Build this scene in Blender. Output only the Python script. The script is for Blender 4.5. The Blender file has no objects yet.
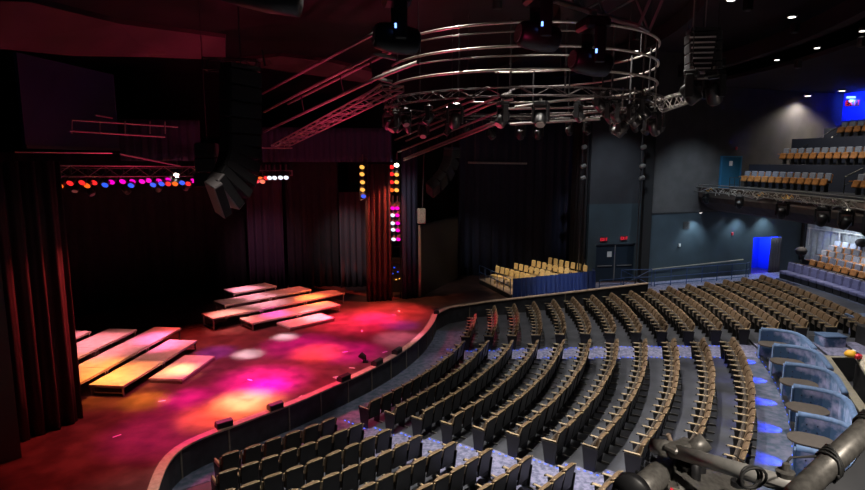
import bpy, math, random
from mathutils import Vector, Matrix
random.seed(7)
PI = math.pi
COL = bpy.context.scene.collection
SC = bpy.context.scene

# ------------------------------------------------------------------ camera
PITCH = 0.1445
CAM = Vector((0, 0, 8.2))
FPX = 576.7
cd = bpy.data.cameras.new('camera'); cam = bpy.data.objects.new('camera', cd); COL.objects.link(cam)
cam.location = CAM; cam.rotation_euler = (PI / 2 - PITCH, 0, 0)
cd.sensor_width = 36; cd.lens = 24; cd.clip_start = .05; cd.clip_end = 200
SC.camera = cam
SC.view_settings.view_transform = 'Standard'
SC.view_settings.look = 'None'
SC.view_settings.gamma = 1
SC.view_settings.exposure = 2.0
w = bpy.data.worlds.new('world'); SC.world = w; w.use_nodes = True
w.node_tree.nodes['Background'].inputs[0].default_value = (.5, .55, .8, 1)
w.node_tree.nodes['Background'].inputs[1].default_value = .003

# survey helper: a point of the hall seen in direction (x, y) at forward distance Y
def at(x, y, Y):
    a = (x - 432.5) / FPX; b = (245 - y) / FPX
    c, s = math.cos(PITCH), math.sin(PITCH)
    d = Vector((a, c + b * s, -s + b * c))
    return CAM + d * (Y / d.y)
def atz(x, y, z):
    a = (x - 432.5) / FPX; b = (245 - y) / FPX
    c, s = math.cos(PITCH), math.sin(PITCH)
    d = Vector((a, c + b * s, -s + b * c))
    return CAM + d * ((z - CAM.z) / d.z)
def proj(p):
    X = p - CAM; c, s = math.cos(PITCH), math.sin(PITCH)
    f = X.y * c - X.z * s; u = X.y * s + X.z * c
    if f < .1: return (-999, -999)
    return (432.5 + FPX * X.x / f, 245 - FPX * u / f)

CX, CY = -16.45, 28.446          # centre of all the seating arcs
def pol(r, a, z=0):
    a = math.radians(a); return Vector((CX + r * math.cos(a), CY + r * math.sin(a), z))
def RK(k): return 17.617 + k     # radius of the backrests of row k
def FK(k): return .098 * (k - 1) # floor of row k

# ------------------------------------------------------------------ materials
def mat(name, color, rough=.6, metal=0, emit=None, es=0, noise=0, scale=8, bump=0, bscale=40, sheen=0, spec=.5, c2=None, coat=0, detail=4, thr=None):
    m = bpy.data.materials.new(name); m.use_nodes = True
    nt = m.node_tree; N = nt.nodes; L = nt.links
    b = N['Principled BSDF']
    b.inputs['Base Color'].default_value = (*color, 1)
    b.inputs['Roughness'].default_value = rough
    b.inputs['Metallic'].default_value = metal
    b.inputs['Specular IOR Level'].default_value = spec
    if coat: b.inputs['Coat Weight'].default_value = coat
    if sheen:
        b.inputs['Sheen Weight'].default_value = sheen
        b.inputs['Sheen Tint'].default_value = (*[min(1, c * 3 + .2) for c in color], 1)
    if emit:
        b.inputs['Emission Color'].default_value = (*emit, 1); b.inputs['Emission Strength'].default_value = es
    tc = N.new('ShaderNodeTexCoord')
    if noise or c2:
        n = N.new('ShaderNodeTexNoise'); n.inputs['Scale'].default_value = scale; n.inputs['Detail'].default_value = detail
        L.new(tc.outputs['Object'], n.inputs['Vector'])
        r = N.new('ShaderNodeValToRGB')
        t = thr or (.35, .65)
        r.color_ramp.elements[0].position = t[0]; r.color_ramp.elements[1].position = t[1]
        if c2: a, e = color, c2
        else:
            a = [max(0, c * (1 - noise)) for c in color]; e = [min(1, c * (1 + noise)) for c in color]
        r.color_ramp.elements[0].color = (*a, 1); r.color_ramp.elements[1].color = (*e, 1)
        L.new(n.outputs['Fac'], r.inputs['Fac']); L.new(r.outputs['Color'], b.inputs['Base Color'])
    if bump:
        n = N.new('ShaderNodeTexNoise'); n.inputs['Scale'].default_value = bscale; n.inputs['Detail'].default_value = 3
        L.new(tc.outputs['Object'], n.inputs['Vector'])
        bp = N.new('ShaderNodeBump'); bp.inputs['Strength'].default_value = bump; bp.inputs['Distance'].default_value = .02
        L.new(n.outputs['Fac'], bp.inputs['Height']); L.new(bp.outputs['Normal'], b.inputs['Normal'])
    return m
def emis(name, c, s):
    return mat(name, (.02, .02, .02), .4, emit=c, es=s)

M = {}
M['concrete'] = mat('row_floor', (.030, .033, .043), .65, noise=.3, scale=1.6, bump=.2, bscale=6)
M['carpet'] = mat('aisle_carpet', (.075, .082, .14), .9, c2=(.17, .17, .27), scale=9, detail=6, thr=(.4, .6), bump=.3, bscale=60)
M['carpet2'] = mat('promenade_carpet', (.035, .055, .09), .9, c2=(.09, .095, .15), scale=5, detail=6, thr=(.38, .62))
M['tan'] = mat('tan_fabric', (.30, .20, .095), .8, noise=.2, scale=12, sheen=.2)
M['brown'] = mat('brown_fabric', (.105, .064, .033), .85, noise=.25, scale=10)
M['shell'] = mat('dark_shell', (.010, .009, .008), .42, noise=.2, scale=5)
M['seatpan'] = mat('seat_pan', (.045, .035, .028), .6)
M['armtan'] = mat('armrest_wood', (.27, .195, .105), .5, noise=.15, scale=20)
M['steel'] = mat('steel', (.45, .42, .38), .35, .8)
M['panel'] = mat('barrier_panel', (.028, .03, .036), .6, noise=.3, scale=3)
M['cap'] = mat('barrier_cap', (.42, .31, .24), .45, noise=.15, scale=9)
M['parcap'] = mat('parapet_cap', (.17, .155, .12), .5, noise=.15, scale=9)
M['brightpipe'] = mat('satin_silver_pipe', (.42, .41, .39), .38, .35, noise=.12, scale=30)
M['rig'] = mat('rig_steel', (.05, .042, .042), .45, .6, noise=.3, scale=20)
M['headblack'] = mat('lamp_black', (.007, .007, .008), .4)
M['black'] = mat('black_metal', (.018, .018, .02), .45, noise=.2, scale=10)
M['blackm'] = mat('black_matte', (.008, .008, .009), .9)
M['pipe'] = mat('grey_pipe', (.42, .40, .37), .35, .7, noise=.15, scale=14)
M['pipe2'] = mat('scuffed_pipe', (.20, .19, .175), .42, .5, noise=.25, scale=60)
M['alu'] = mat('aluminium', (.5, .47, .45), .4, .6)
M['blackcloth'] = mat('black_curtain', (.012, .010, .012), .85, noise=.2, scale=3)
M['redcloth'] = mat('wine_curtain', (.03, .012, .014), .7, noise=.2, scale=3)
M['greycloth'] = mat('grey_curtain', (.06, .055, .065), .8)
M['purplecloth'] = mat('purple_black_curtain', (.030, .018, .035), .8)
M['navycloth'] = mat('navy_curtain', (.012, .016, .045), .8)
M['whitecloth'] = mat('pale_curtain', (.42, .46, .50), .8, noise=.15, scale=4)
M['blueskirt'] = mat('blue_skirt', (.008, .026, .13), .6, sheen=.3)
M['gold'] = mat('gold_upholstery', (.50, .36, .17), .6, noise=.15, scale=12)
M['goldmetal'] = mat('brass', (.55, .42, .2), .35, .8)
M['screen'] = mat('grey_screen', (.085, .078, .07), .7)
M['bluescreen'] = mat('blue_black_screen', (.003, .008, .05), .6)
M['deck'] = mat('deck_ply', (.62, .56, .50), .5, noise=.12, scale=3, coat=.1)
M['deckedge'] = mat('deck_frame', (.4, .38, .36), .4, .6)
M['velvet'] = mat('blue_velvet', (.035, .085, .18), .75, c2=(.38, .36, .58), scale=2.3, detail=9, thr=(.42, .62), sheen=.5)
M['velvetedge'] = mat('blue_velvet_edge', (.06, .11, .22), .7, noise=.2, scale=8, sheen=.4)
M['table'] = mat('table_laminate', (.055, .045, .038), .55, noise=.1, scale=10)
M['teal'] = mat('teal_wall', (.040, .062, .078), .8, noise=.12, scale=.8)
M['grey'] = mat('charcoal_wall', (.033, .035, .042), .85, noise=.15, scale=.8)
M['grey2'] = mat('warm_grey_wall', (.075, .07, .068), .9, noise=.12, scale=1.2, bump=.1, bscale=20)
M['navywall'] = mat('navy_riser', (.012, .018, .04), .8)
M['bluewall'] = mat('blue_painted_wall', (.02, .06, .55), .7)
M['bluedoor'] = mat('blue_door', (.02, .12, .22), .5)
M['navydoor'] = mat('dark_door', (.010, .02, .034), .5)
M['frame'] = mat('blue_frame', (.03, .16, .30), .5)
M['ceil'] = mat('dark_ceiling', (.014, .011, .014), .95, noise=.3, scale=.6)
M['soffit'] = mat('maroon_soffit', (.019, .010, .012), .9, noise=.45, scale=.6)
M['fascia'] = mat('brown_fascia', (.075, .055, .045), .8, noise=.2, scale=2)
M['wood'] = mat('seat_wood', (.33, .14, .04), .45, noise=.25, scale=9)
M['greyfab'] = mat('grey_blue_fabric', (.17, .2, .27), .85, noise=.2, scale=20)
M['purplefab'] = mat('purple_grey_leather', (.17, .17, .30), .55, noise=.15, scale=5)
M['railblue'] = mat('blue_rail', (.03, .06, .16), .5)
M['brass'] = mat('pale_handrail', (.45, .40, .30), .35, .6)
M['beige'] = mat('beige_cover', (.38, .34, .28), .8, noise=.3, scale=20)
M['yellow'] = mat('yellow_plastic', (.8, .42, .03), .5)
M['red'] = mat('red_plastic', (.6, .02, .04), .5)
M['white'] = mat('white_sign', (.7, .7, .7), .6)
M['speaker'] = mat('speaker_grille', (.006, .005, .006), .85, noise=.2, scale=30)
M['speakerlit'] = mat('speaker_case_lit', (.16, .14, .14), .5)  # lighter tone standing in for light on the lowest cabinets
M['cable'] = mat('cable_black', (.03, .03, .03), .6)
M['led'] = emis('led_blue', (.02, .10, 1), .9)
M['exit'] = emis('exit_red', (1, .02, .05), .22)
M['lampwhite'] = emis('lamp_white', (1, .93, .85), 1.5)
M['lampwarm'] = emis('lamp_warm', (1, .72, .42), 2)
M['lampblue'] = emis('lamp_blue', (.15, .3, 1), 1)
LENS = {'orange': ((1, .13, .01), 1.1), 'red': ((1, .02, .02), 1.1), 'magenta': ((1, .0, .5), 1.1), 'blue': ((.02, .10, 1), 1.1),
        'white': ((.8, .9, 1), 1.2), 'gold': ((1, .45, .07), 1.2), 'star': ((1, .9, .7), 9)}
for k, (c, s) in LENS.items(): M['lens_' + k] = emis('lens_' + k, c, s * .3)
# painted stage floor with boards
def stage_floor_mat():
    m = mat('stage_boards', (.085, .045, .042), .28, noise=.35, scale=2.2, bump=.08, bscale=9, spec=.5)
    return m
M['stage'] = stage_floor_mat()

# ------------------------------------------------------------------ mesh builder
ORG = {}
class MB:
    def __init__(s): s.v = []; s.f = []
    def add(s, vs, fs):
        n = len(s.v); s.v += [Vector(v) for v in vs]; s.f += [[i + n for i in f] for f in fs]; return s
    def box(s, c, d, rz=0, m=None, bev=0):
        x, y, z = d[0] / 2, d[1] / 2, d[2] / 2
        if bev:
            b = min(bev, x * .9, y * .9, z * .9)
            vs = []
            ring = lambda zz, k: [(-x + k, -y + b), (-x + b, -y + k), (x - b, -y + k), (x - k, -y + b), (x - k, y - b), (x - b, y - k), (-x + b, y - k), (-x + k, y - b)]
            for zz, k in ((-z, b), (-z + b, 0), (z - b, 0), (z, b)):
                if k: pts = [(-x + b * 1.2, -y + b), (-x + b, -y + b * 1.2), (x - b, -y + b * 1.2), (x - b * 1.2, -y + b), (x - b * 1.2, y - b), (x - b, y - b * 1.2), (-x + b, y - b * 1.2), (-x + b * 1.2, y - b)]
                else: pts = ring(zz, 0)
                vs += [(p[0], p[1], zz) for p in pts]
            fs = [[7, 6, 5, 4, 3, 2, 1, 0], [24 + i for i in range(8)]]
            for r in range(3):
                for i in range(8):
                    j = (i + 1) % 8; fs.append([r * 8 + i, r * 8 + j, r * 8 + 8 + j, r * 8 + 8 + i])
        else:
            vs = [(a * x, b_ * y, c_ * z) for c_ in (-1, 1) for b_ in (-1, 1) for a in (-1, 1)]
            fs = [[0, 2, 3, 1], [4, 5, 7, 6], [0, 1, 5, 4], [2, 6, 7, 3], [0, 4, 6, 2], [1, 3, 7, 5]]
        T = Matrix.Translation(Vector(c)) @ (m if m else Matrix.Rotation(rz, 4, 'Z'))
        return s.add([T @ Vector(v) for v in vs], fs)
    def tube(s, pts, r, seg=8, cap=True):
        pts = [Vector(p) for p in pts]; n = len(pts); base = len(s.v)
        up = None
        for i, p in enumerate(pts):
            t = (pts[min(i + 1, n - 1)] - pts[max(i - 1, 0)]).normalized()
            if up is None: up = Vector((0, 0, 1)) if abs(t.z) < .9 else Vector((1, 0, 0))
            a = t.cross(up).normalized(); b = a.cross(t).normalized(); up = b
            rr = r[i] if isinstance(r, (list, tuple)) else r
            for k in range(seg):
                th = 2 * PI * k / seg; s.v.append(p + a * math.cos(th) * rr + b * math.sin(th) * rr)
        for i in range(n - 1):
            for k in range(seg):
                k2 = (k + 1) % seg
                s.f.append([base + i * seg + k, base + i * seg + k2, base + (i + 1) * seg + k2, base + (i + 1) * seg + k])
        if cap:
            s.f.append([base + k for k in range(seg)][::-1]); s.f.append([base + (n - 1) * seg + k for k in range(seg)])
        return s
    def prism(s, poly, z0, z1):
        n = len(poly); vs = [(p[0], p[1], z0) for p in poly] + [(p[0], p[1], z1) for p in poly]
        fs = [list(range(n))[::-1], list(range(n, 2 * n))] + [[i, (i + 1) % n, n + (i + 1) % n, n + i] for i in range(n)]
        return s.add(vs, fs)
    def extr(s, poly, x0, x1):   # polygon in (y, z) extruded along x
        n = len(poly); vs = [(x0, p[0], p[1]) for p in poly] + [(x1, p[0], p[1]) for p in poly]
        fs = [list(range(n)), list(range(n, 2 * n))[::-1]] + [[i, n + i, n + (i + 1) % n, (i + 1) % n] for i in range(n)]
        return s.add(vs, fs)
    def wallpath(s, pts, th, z0, z1):   # thick wall along a path; z0/z1 numbers or lists
        n = len(pts); P = [Vector((p[0], p[1], 0)) for p in pts]; vs = []
        for i in range(n):
            t = (P[min(i + 1, n - 1)] - P[max(i - 1, 0)]).normalized(); nn = Vector((-t.y, t.x, 0)) * th / 2
            a = z0[i] if isinstance(z0, list) else z0; b = z1[i] if isinstance(z1, list) else z1
            for q, z in ((P[i] - nn, a), (P[i] + nn, a), (P[i] + nn, b), (P[i] - nn, b)): vs.append((q.x, q.y, z))
        fs = [[3, 2, 1, 0], [4 * n - 4, 4 * n - 3, 4 * n - 2, 4 * n - 1]]
        for i in range(n - 1):
            for k in range(4):
                k2 = (k + 1) % 4; fs.append([4 * i + k, 4 * i + k2, 4 * i + 4 + k2, 4 * i + 4 + k])
        return s.add(vs, fs)
    def arcslab(s, r0, r1, a0, a1, z0, z1, n=24):
        vs = []
        for i in range(n + 1):
            a = a0 + (a1 - a0) * i / n
            for r, z in ((r0, z0), (r1, z0), (r1, z1), (r0, z1)): vs.append(pol(r, a, z))
        fs = [[3, 2, 1, 0], [4 * n, 4 * n + 1, 4 * n + 2, 4 * n + 3]]
        for i in range(n):
            for k in range(4):
                k2 = (k + 1) % 4; fs.append([4 * i + k, 4 * i + k2, 4 * i + 4 + k2, 4 * i + 4 + k])
        return s.add(vs, fs)
    def lathe(s, prof, c=(0, 0, 0), seg=16, m=None):   # prof (r, z)
        base = len(s.v); T = Matrix.Translation(Vector(c)) @ (m if m else Matrix.Identity(4))
        for r, z in prof:
            for k in range(seg):
                th = 2 * PI * k / seg; s.v.append(T @ Vector((r * math.cos(th), r * math.sin(th), z)))
        for i in range(len(prof) - 1):
            for k in range(seg):
                k2 = (k + 1) % seg; s.f.append([base + i * seg + k, base + i * seg + k2, base + (i + 1) * seg + k2, base + (i + 1) * seg + k])
        s.f.append([base + k for k in range(seg)][::-1]); s.f.append([base + (len(prof) - 1) * seg + k for k in range(seg)])
        return s
    def build(s, name, m, parent=None, smooth=False):
        off = ORG.get(parent.name, Vector((0, 0, 0))) if parent else Vector((0, 0, 0))
        me = bpy.data.meshes.new(name); me.from_pydata([tuple(v - off) for v in s.v], [], s.f)
        me.materials.append(M[m] if isinstance(m, str) else m)
        if smooth:
            for p in me.polygons: p.use_smooth = True
        me.update()
        import bmesh
        bm = bmesh.new(); bm.from_mesh(me); bmesh.ops.recalc_face_normals(bm, faces=bm.faces); bm.to_mesh(me); bm.free()
        o = bpy.data.objects.new(name, me); COL.objects.link(o)
        if parent: o.parent = parent; ORG[o.name] = off
        return o
def thing(name, label, cat, loc=(0, 0, 0), group=None):
    o = bpy.data.objects.new(name, None); COL.objects.link(o); o.location = loc; o.empty_display_size = .2
    o['label'] = label; o['category'] = cat
    if group: o['group'] = group
    ORG[o.name] = Vector(loc); return o
def tag(o, label, cat, group=None, kind=None):
    o['label'] = label; o['category'] = cat
    if group: o['group'] = group
    if kind: o['kind'] = kind
    return o
def struct(o, label=None):
    o['kind'] = 'structure'
    if label: o['label'] = label
    return o
def copy_tree(o, parent=None):
    c = o.copy(); COL.objects.link(c); c.parent = parent
    for ch in list(o.children): copy_tree(ch, c)
    return c
ONES = 'first second third fourth fifth sixth seventh eighth ninth tenth eleventh twelfth thirteenth fourteenth fifteenth sixteenth seventeenth eighteenth nineteenth twentieth'.split()
def ordw(n): return ONES[n - 1] if n <= 20 else 'twenty ' + ONES[n - 21]

# ================================================================== THE SETTING
# stepped floor of the seating bowl: one concentric tread per row
b = MB()
b.arcslab(13.5, RK(1) + .12, -75, 4, -.5, 0, 40)
for k in range(2, 20):
    b.arcslab(RK(k - 1) + .12, RK(k) + .12, -75, 3.0 + .04 * k, -.5, min(FK(k), 1.47), 44)
b.arcslab(RK(19) + .12, 38.2, -60, 4.5, -.5, 1.46, 30)
struct(b.build('floor', 'concrete'), 'dark blue grey stepped floor of the seating bowl')
# aisle carpets, one thin runner per tread
def aisle(name, f0, f1, ks, label):
    b = MB()
    for k in ks:
        r0 = (RK(k - 1) if k > 1 else RK(1) - .66) + .12; r1 = RK(k) + .12
        b.arcslab(r0, r1 + .012, f0(k), f1(k), FK(k) + .004, FK(k) + .012, 4)
    return struct(b.build(name, 'carpet'), label)
low_m = lambda k: -38.9 + .26 * (k - 1)      # lower end of the middle block
up_l = lambda k: -42.4 + .40 * (k - 1)       # upper end of the lower block
aisle('aisle_carpet', lambda k: up_l(k) - 1.4, lambda k: low_m(k) + .2, range(1, 12), 'lilac speckled carpet of the lower radial aisle')
aisle('aisle_carpet', lambda k: -16.6 + .06 * k - .3, lambda k: -13.2, range(1, 17), 'lilac speckled carpet of the upper radial aisle')
b = MB(); b.arcslab(16.3, RK(1) - .55, -70, -4, .004, .012, 40)
struct(b.build('promenade_carpet', 'carpet2'), 'blue carpet between the stage barrier and the first row')
b = MB()
b.arcslab(28.72, 29.5, -37, -13, FK(12) + .002, FK(12) + .008, 20)
struct(b.build('booth_walkway', 'carpet2'), 'carpeted walkway before the velvet booths')

# stage: raised floor with curved front
BR = 16.6
def rb(a): return 16.6 + max(0, -38 - a) * .025
arc = [pol(rb(a), a) for a in [-47.5 + 43.5 * i / 40 for i in range(41)]]
corner = [Vector((.25, 27.6, 0)), Vector((.8, 28.6, 0)), Vector((1.9, 29.25, 0))]
lead = [Vector((-8.4, 4.0, 0)), Vector((-7.6, 8.0, 0))] + [Vector((*atz(x_, y_, .85).xy, 0)) for x_, y_ in ((148, 505), (153, 489), (156, 480), (160, 470), (164.5, 462), (170, 455), (178, 448), (188, 442), (200, 436.5), (213, 431.3), (227, 426.3))]
def barrier_out(r): return pol(r, 3.2 + .04 * (r - 19))
outp = [barrier_out(r) for r in (19.2, 20.5, 22, 23.5, 25, 26.5, 28)]
stage_poly = lead + arc + corner + outp + [barrier_out(r_) for r_ in (31, 34, 38, 44)] + [Vector((30, 46, 0)), Vector((-30, 46, 0)), Vector((-30, 4, 0))]
b = MB(); b.prism([(p.x, p.y) for p in stage_poly], -.4, .70)
struct(b.build('stage_floor', 'stage'), 'glossy dark red brown stage floor with a curved front')
# a landing carpet by the exit doors
b = MB(); b.prism([(9.5, 31.2)] + [tuple((barrier_out(r_) + Vector((0, .1, 0))).xy) for r_ in (28.2, 31, 34, 38, 42)] + [(25.5, 39.4), (13.2, 35.25), (9.7, 35.2)], .70, .712)
struct(b.build('landing_carpet', 'carpet'), 'lilac carpet of the landing by the exit doors')

# curved barrier round the stage front
full = lead + arc + corner + outp
tops = [.80] * (len(lead) + len(arc) + len(corner)) + [.80 + .098 * max(0, (r - 18.6)) for r in (19.2, 20.5, 22, 23.5, 25, 26.5, 28)]
bases = [-.05] * len(full)
t = thing('stage_barrier', 'long curved dark panelled barrier with pinkish wooden cap round the stage front', 'barrier', (0, 22, 0))
MB().wallpath(full, .14, bases, tops).build('barrier_panel', 'panel', t)
MB().wallpath(full, .24, tops, [z + .05 for z in tops]).build('barrier_cap', 'cap', t)
for i in range(8, len(full) - 1, 4):
    p = full[i]; q = full[i + 1]; d = (q - p).normalized(); n = Vector((d.y, -d.x, 0))
    c = p + n * .078
    MB().box((c.x, c.y, (tops[i]) / 2), (.05, .03, tops[i]), math.atan2(d.y, d.x)).build('barrier_post', 'parcap', t)

# walls
def wall(name, pts, th, z0, z1, m, label=None): return struct(MB().wallpath(pts, th, z0, z1).build(name, m), label)
W0, W1 = Vector((9.55, 35.3, 0)), Vector((13.3, 36.0, 0))
V0, V1 = Vector((13.3, 35.35, 0)), Vector((28.2, 40.6, 0))
dW = (W1 - W0).normalized(); dV = (V1 - V0).normalized()
# wall with the exit doors: built round the doorway
wall('wall_exit', [W0 - dW * .0, W0 + dW * .55], .3, .6, 3.1, 'teal')
wall('wall_exit', [W0 + dW * 3.2, W1], .3, .6, 3.1, 'teal')
wall('wall_exit', [W0, W1], .3, 3.1, 5.6, 'teal', 'dark teal wall above the exit doors')
wall('wall_exit', [W0, W1], .3, 5.6, 15, 'grey')
# doorway side of right wall
vdoor0, vdoor1 = 8.5, 11.0
wall('wall_right', [V0, V0 + dV * vdoor0], .3, .6, 3.15, 'teal')
wall('wall_right', [V0 + dV * vdoor1, V0 + dV * 13.1], .3, .6, 5.0, 'teal')
wall('wall_right', [V0, V0 + dV * vdoor1], .3, 3.15, 5.0, 'teal', 'blue grey right wall below the trim line')
wall('wall_right', [V0, V1], .3, 5.0, 15, 'grey2', 'charcoal upper right wall')
MB().wallpath([V0, V0 + dV * 13], .36, 4.97, 5.05).build('trim_1', 'black')['kind'] = 'structure'
# dark column between the two walls
struct(MB().box((13.1, 35.25, 7), (.5, .5, 14)).build('wall_column', 'blackm'), 'black column at the wall corner')
# passage behind the blue doorway
pa = V0 + dV * (vdoor0 - .05); pb = V0 + dV * (vdoor1 + .05); nV = Vector((-dV.y, dV.x, 0))
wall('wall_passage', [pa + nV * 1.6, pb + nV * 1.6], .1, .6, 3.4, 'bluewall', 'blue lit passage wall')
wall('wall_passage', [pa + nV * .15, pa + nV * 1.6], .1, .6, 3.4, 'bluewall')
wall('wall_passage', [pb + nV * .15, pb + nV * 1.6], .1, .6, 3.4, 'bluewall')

# ceiling
b = MB(); b.prism([(-40, -6), (40, -6), (40, 60), (-40, 60)], 14.6, 14.9)
struct(b.build('ceiling', 'ceil'), 'black ceiling of the hall')
b = MB(); b.arcslab(33.5, 50, -60, 30, 12.75, 12.95, 30); struct(b.build('ceiling', 'ceil'), 'lower black ceiling above the balcony')
# outer walls behind everything
wall('wall_back', [(-34, 44), (12, 44)], .3, 0, 15, 'blackm')
wall('wall_left', [(-34, 2), (-34, 44)], .3, 0, 15, 'blackm')

# ================================================================== DRAPES
def drape(pts, z0, z1, amp=.12, wl=.55, step=.09, jitter=.35):
    P = [Vector((p[0], p[1], 0)) for p in pts]; res = []; s = 0
    for i in range(len(P) - 1):
        L_ = (P[i + 1] - P[i]).length; t = (P[i + 1] - P[i]) / L_; n = Vector((-t.y, t.x, 0)); k = int(L_ / step)
        for j in range(k): res.append((P[i] + t * (L_ * j / k), n, s + L_ * j / k))
        s += L_
    res.append((P[-1], n, s))
    mb = MB(); vs = []; zs = [z1 + (z0 - z1) * q / 5 for q in range(6)]
    ph = random.random() * 6
    for p, n, d in res:
        wv = math.sin(2 * PI * d / wl + ph + jitter * 3 * math.sin(d * 1.7)) + .4 * math.sin(2 * PI * d / (wl * .43) + ph)
        for q, z in enumerate(zs):
            a = amp * (.45 + .55 * q / 5)
            v = p + n * a * wv; vs.append((v.x, v.y, z))
    fs = []; m = len(zs)
    for i in range(len(res) - 1):
        for q in range(m - 1): fs.append([i * m + q, i * m + q + 1, (i + 1) * m + q + 1, (i + 1) * m + q])
    mb.add(vs, fs); return mb
def curtain(name, label, pts, z0, z1, m, **kw):
    o = drape(pts, z0, z1, **kw).build(name, m, smooth=True); tag(o, label, 'curtain')
    md = o.modifiers.new('thick', 'SOLIDIFY'); md.thickness = .02
    return o
ST = .705
curtain('stage_curtain', 'tall black wing curtain with red lit folds at the far left', [(-11.15, 14.6), (-10.3, 16.1)], ST, 8.2, 'redcloth', amp=.13, wl=.42, step=.04)
curtain('stage_curtain', 'wide black backdrop curtain behind the left stage platforms', [(-24, 14), (-21, 22), (-16.8, 28), (-13.2, 33.4), (-11.0, 34.4)], ST, 8.6, 'blackcloth', amp=.12, wl=.7, step=.12)
curtain('stage_curtain', 'dark purple curtain panel left of the narrow gap behind the right platforms', [(-10.75, 33.3), (-8.75, 33.6)], ST, 8.4, 'purplecloth', amp=.12, wl=.5, step=.06)
curtain('stage_curtain', 'dark curtain panel in the middle behind the right platforms', [(-8.6, 33.8), (-5.6, 34.3)], ST, 8.6, 'blackcloth', amp=.12, wl=.5, step=.06)
curtain('stage_curtain', 'greyish lit curtain panel left of the red striped curtain', [(-5.5, 33.9), (-3.5, 34.2)], ST, 6.4, 'greycloth', amp=.1, wl=.4, step=.05)
curtain('stage_curtain', 'narrow curtain with red and orange lit folds beside the light ladder', [(-3.5, 30.3), (-2.25, 30.7)], ST, 8.05, 'redcloth', amp=.12, wl=.3, step=.035)
curtain('stage_curtain', 'narrow dark navy curtain right of the light ladder', [(-1.65, 30.9), (-.8, 31.3)], ST, 9.0, 'navycloth', amp=.08, wl=.3, step=.04)
curtain('stage_curtain', 'large navy and black curtain behind the gold chairs', [(1.7, 37.4), (5, 38.0), (9.3, 38.3)], ST, 11.0, 'navycloth', amp=.13, wl=.6, step=.08)
curtain('stage_curtain', 'black curtain beside the exit wall edge', [(9.0, 37.6), (9.4, 35.2)], ST, 12.0, 'blackcloth', amp=.1, wl=.4, step=.06)
curtain('stage_valance', 'navy fluted valance hanging above the right stage opening', [at(262, 150, 29.8).xy, at(392, 150, 30.6).xy], 8.15, 9.9, 'navycloth', amp=.08, wl=.35, step=.05)
curtain('stage_valance', 'dark blue fluted valance hanging behind the left stage truss', [at(118, 130, 24).xy, at(200, 130, 25).xy], 8.2, 9.9, 'navycloth', amp=.07, wl=.35, step=.05)
curtain('doorway_curtain', 'dark curtain drawn half across the blue doorway', [V0 + dV * 9.95 - nV * .25, V0 + dV * 10.95 - nV * .25], .72, 3.1, 'greycloth', amp=.06, wl=.25, step=.04)
curtain('rear_curtain', 'long pale grey pleated curtain under the balcony', [pol(43.5, 14.4 - i * 1.6) for i in range(11)], 1.5, 5.6, 'whitecloth', amp=.12, wl=.45, step=.06)
curtain('column_curtain', 'black narrow curtain at the end of the pale rear curtain', [pol(43.3, 14.9), pol(43.2, 14.35)], 1.5, 5.4, 'blackcloth', amp=.05, wl=.3, step=.05)

# grey panel at far left, projection screens
o = MB().wallpath([(-13.0, 10.9), (-10.55, 13.85)], .12, ST, 6.2).build('side_panel', 'screen'); tag(o, 'tall dull grey panel at the left edge below the wing curtain', 'panel')
t = thing('projection_screen', 'tall dark grey standing screen right of the stage', 'screen', (0, 34, ST))
A, B = Vector((-.7, 31.4, 0)), Vector((1.58, 36.6, 0))
MB().wallpath([A, B], .08, ST, 4.62).build('screen_panel', 'screen', t)
MB().wallpath([A, B], .12, 4.62, 4.72).build('top_rail', 'black', t)
MB().wallpath([A - (B - A).normalized() * .06, A + (B - A).normalized() * .04], .14, ST, 4.72).build('side_post', 'brass', t)
t = thing('hoist_motor', 'pale hoist motor on a cable above the standing grey screen', 'hoist', (-.55, 31.1, 4.8))
MB().box((-.6, 31.2, 5.25), (.42, .34, .85), .3, bev=.05).build('motor_body', 'beige', t)
MB().tube([(-.55, 31.2, 5.65), (-.45, 31.2, 8.6)], .03, 6).build('cable', 'cable', t)
t = thing('hanging_screen', 'large dark blue screen hanging at the upper left', 'screen', at(70, 100, 17.5))
c = [at(38, 52, 17.5), at(92, 62, 22), at(118, 147, 22), at(24, 145, 17.5)]
zt, zb = c[0].z, c[3].z
MB().wallpath([c[3], c[2]], .1, zb, zt).build('screen_panel', 'bluescreen', t)
MB().wallpath([c[3], c[2]], .16, zb - .1, zb).build('bottom_bar', 'black', t)

# ================================================================== STAGE PLATFORMS
deck_names = {}
def platform(name_pos, far, ang, n, h, label, group):
    # far = far right corner of the row, ang = direction of the long axis; n modules of 2.4 x 1.2 m going towards the viewer
    a = math.radians(ang); u = Vector((math.cos(a), math.sin(a), 0)); v = Vector((-u.y, u.x, 0))
    far = Vector((far[0], far[1], 0)); 
    o = far - u * (2.4 * n)
    t = thing('stage_platform', label, 'platform', (o.x, o.y, .7), group)
    for i in range(n):
        c = far - u * (2.4 * i + 1.2) + v * .6
        z = .7 + h
        MB().box((c.x, c.y, z - .045), (2.37, 1.17, .03), a).build('deck_top', 'deck', t)
        fr = MB(); fr.box((c.x, c.y, z - .085), (2.39, 1.19, .05), a); fr.build('deck_frame', 'deckedge' if h > .3 else 'deck', t)
        hh = h - .11
        if h < .3:
            MB().box((c.x, c.y, .7 + hh / 2), (2.36, 1.16, hh), a).build('skirt', 'cap', t)
        else:
            for sx in (-1, 1):
                for sy in (-1, 1):
                    p = c + u * sx * 1.13 + v * sy * .53
                    MB().box((p.x, p.y, .7 + hh / 2), (.05, .05, hh), a).build('leg', 'pipe', t)
                p = c + u * sx * 1.13
                MB().box((p.x, p.y, .7 + .1), (.03, 1.05, .03), a).build('leg_brace', 'pipe', t)
    return t
gl = 'stage platforms on the left'
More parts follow.
